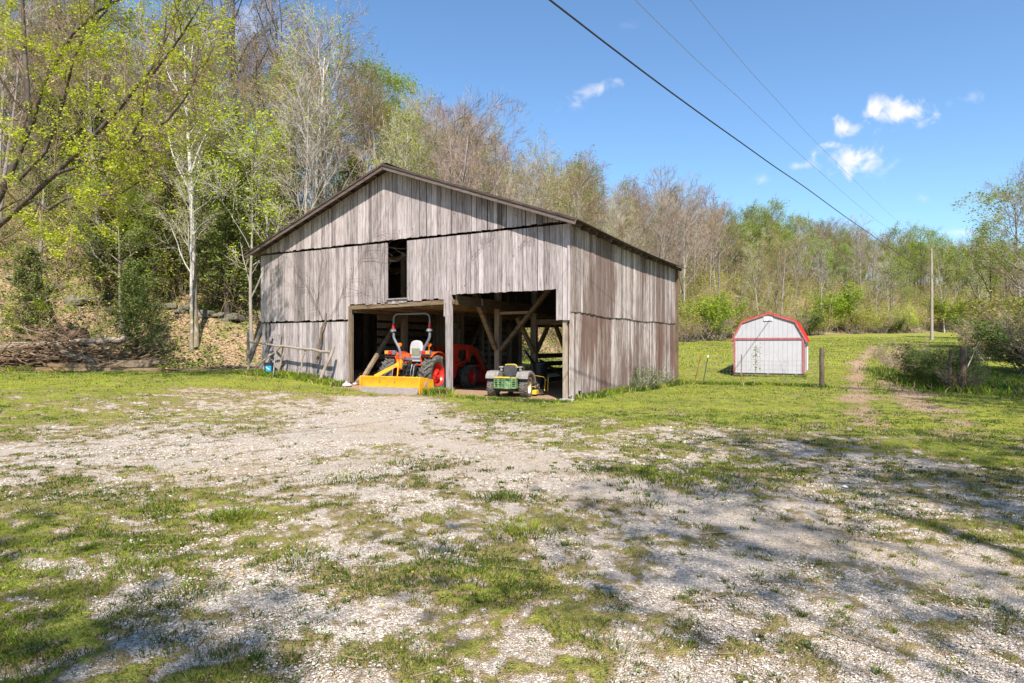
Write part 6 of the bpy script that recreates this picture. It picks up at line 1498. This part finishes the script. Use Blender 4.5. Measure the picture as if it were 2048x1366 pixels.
lb = [litebush(2.6, 7, 2, 0, .05), litebush(3.2, 6, 2, 160, .055), litebush(2.2, 7, 3, 260, .05), litebush(4, 5, 2, 220, .055), litebush(1.6, 8, 1, 0, .05), litebush(2.0, 8, 4, 330, .055)]
items = []; t = 0
while len(items) < 2300 and t < 120000:
    t += 1; u_ = rg.uniform(-.9, .9); yv = rg.uniform(22, 175); x = u_ * yv; s = float(hill_s(x, yv))
    if not (.5 < s < (46 if x < 20 else 80)) or rg.random() > (1 - s / (80 if x < 20 else 140)): continue
    if x < -8 and s < 5 and rg.random() < .45: continue
    k = rg.choice(6, p=[.22, .22, .12, .2, .12, .12] if x > -5 else [.12, .2, .22, .16, .08, .22]); items.append((lb[k], x, yv, rg.uniform(.6, 1.3) * (1 if x < -5 else 1.5), rg.uniform(0, 6.28), -.05))
scatter_join('undergrowth', items, [M_tw2, M_tw1, M_lf_y, M_lf_g, M_lf_b], 'tangled brush and seedlings carpeting the floor of the wood', 'undergrowth')

# ------------------------------------------------------------------ brush pile, logs, timbers, ledges
random.seed(21)
M_log = barkmat('dead_log', (.06, .038, .024), (.23, .155, .10), 5, (1, 1, 1)); M_log2 = barkmat('pale_log', (.15, .11, .08), (.36, .295, .235), 6, (1, 1, 1))
def L3(px, py, Y): return ((px - 1024) / 1250 * Y, Y, CAMZ - (py - 690) / 1250 * Y)
def log(a, b, r0, r1, label, mat=M_log2, j=.05, stub=3):
    P = wobble(L3(*a), L3(*b), 9, j); B = MB(); B.tube(P, [r0 + (r1 - r0) * i / 9 + random.uniform(-.008, .008) for i in range(10)], 10)
    for k in range(stub):
        i = random.randrange(2, 9); q = P[i]; B.tube([q, q + Vector((random.uniform(-.3, .3), random.uniform(-.2, .1), random.uniform(.1, .45)))], [r0 * .4, r0 * .2], 6)
    return tag(B.build('fallen_log', mat), label, 'log', 'logs of the brush pile')
log((-10, 697, 27), (200, 682, 27.2), .19, .16, 'thick pale log lying across the top of the brush pile'); log((195, 684, 27.1), (252, 677, 27.3), .15, .12, 'short broken end of log at the barn end of the pile')
log((95, 690, 27.5), (170, 668, 27.8), .16, .30, 'stump end with torn roots standing up from the pile', M_log, .04, 5); log((120, 700, 26.6), (205, 733, 26.2), .11, .09, 'smooth log slanting down the front of the pile'); log((90, 705, 26.8), (160, 742, 26.3), .07, .05, 'thin log slanting under the smooth log', M_log)
log((180, 690, 26.8), (255, 722, 26.5), .10, .06, 'curved log at the barn end of the pile', M_log); log((210, 735, 26.3), (262, 705, 26.6), .08, .05, 'dark crooked log propped at the pile end', M_log); log((10, 735, 26.7), (120, 715, 26.5), .06, .05, 'slim log low in the pile', M_log, .08); log((30, 712, 27), (140, 700, 26.9), .07, .05, 'slim log under the thick pale log', M_log2, .08)
log((50, 540, 33), (135, 660, 28), .04, .075, 'long dead trunk leaning down the slope onto the pile', M_log, .1, 6); log((0, 600, 30), (75, 655, 28), .06, .08, 'dead trunk slanting in at the picture edge', M_log, .1, 5); log((-10, 640, 29), (100, 668, 27.8), .05, .06, 'thin dead trunk low at the picture edge', M_log2, .1, 5)
B = MB()
for i in range(800):
    x = random.uniform(-22.5, -16.0); y = 26.6 + random.gauss(.3, .5); hmax = 1.8 * max(.15, 1 - abs(x + 19.6) / 3.6); z = hz(x, y) + random.uniform(0, hmax); L = random.uniform(.4, 2.3); a = random.gauss(0, .35); e = random.gauss(0, .3)
    d = Vector((math.cos(a) * math.cos(e), math.sin(a) * .6, math.sin(e))) * L * random.choice((-1, 1)); r = random.uniform(.008, .03) * random.choice((1, 1, 1, 2))
    B.tube(wobble((x, y, z), Vector((x, y, z)) + d, 4, .05), [r, r * .9, r * .75, r * .55, r * .4], 5)
tag(B.build('brush_pile', M_log), 'tangle of dead sticks heaped among the logs', 'brush', kind='stuff')
B = MB()
for i in range(160):
    s_ = random.uniform(1, 16); x = random.uniform(-34, -9); y = float(np.interp(x, FX, FY)) + s_; z = hz(x, y) + .05; L = random.uniform(.8, 3.2); a = random.uniform(0, 6.28); r = random.uniform(.006, .025)
    B.tube(wobble((x, y, z), (x + math.cos(a) * L, y + math.sin(a) * L, hz(x + math.cos(a) * L, y + math.sin(a) * L) + random.uniform(.05, .7)), 4, .07), [r, r * .9, r * .7, r * .5, r * .3], 5)
tag(B.build('fallen_branches', M_log2), 'dead branches lying about on the leafy slope', 'branches', kind='stuff')
random.seed(4)
for i, (xa, xb, y, dz, lab) in enumerate(((75, 326, 26.0, .10, 'long grey timber lying in front of the brush pile, lowest of the stack'), (90, 300, 26.15, .26, 'weathered timber resting on the lowest one'), (225, 322, 26.35, .40, 'short timber topping the stack near the barn'))):
    a = L3(xa, 700, y); b = L3(xb, 700, y - .2); B = MB(); B.rand(); za = hz(a[0], a[1]) + dz; zb_ = hz(b[0], b[1]) + dz; B.beam((a[0], a[1], za), (b[0], b[1], zb_), .22, .14); tag(B.build('timber', M_beam, None, False), lab, 'timber', 'stacked timbers')
M_rock = paint('ledge_rock', (.20, .175, .14), (.10, .088, .07), 3, .95, 0, .6, (1, 1, 3), (.09, .11, .03), .6)
for (px, py_s, w_, lab) in ((195, 4.5, 2.6, 'mossy rock ledge above the brush pile'), (60, 6.5, 3.0, 'rock ledge higher on the slope at the picture edge'), (335, 4.5, 3.0, 'long rock ledge left of the white sycamore'), (440, 4.0, 2.0, 'rock ledge close to the barn')):
    for Y in np.arange(24, 60, .2):
        x, y = at(px, Y)
        if hill_s(x, y) > py_s: break
    B = MB()
    for k in range(11):
        xx = random.uniform(-w_ / 2, w_ / 2); B.box((xx, random.uniform(-.3, .3), random.uniform(-.35, .1) + hz(x + xx, y) - hz(x, y)), (random.uniform(.4, 1.1), random.uniform(.5, .9), random.uniform(.12, .32)), (random.uniform(-.25, .25), random.uniform(-.15, .15), random.uniform(-.5, .5)))
    o = B.build('rock_ledge', M_rock, None, False); o.location = (x, y, hz(x, y)); m = o.modifiers.new('bev', 'BEVEL'); m.width = .06; m.segments = 2; tag(o, lab, 'rock')
print('tris', sum(len(m.polygons) for m in bpy.data.meshes), 'objects', len(bpy.data.objects))
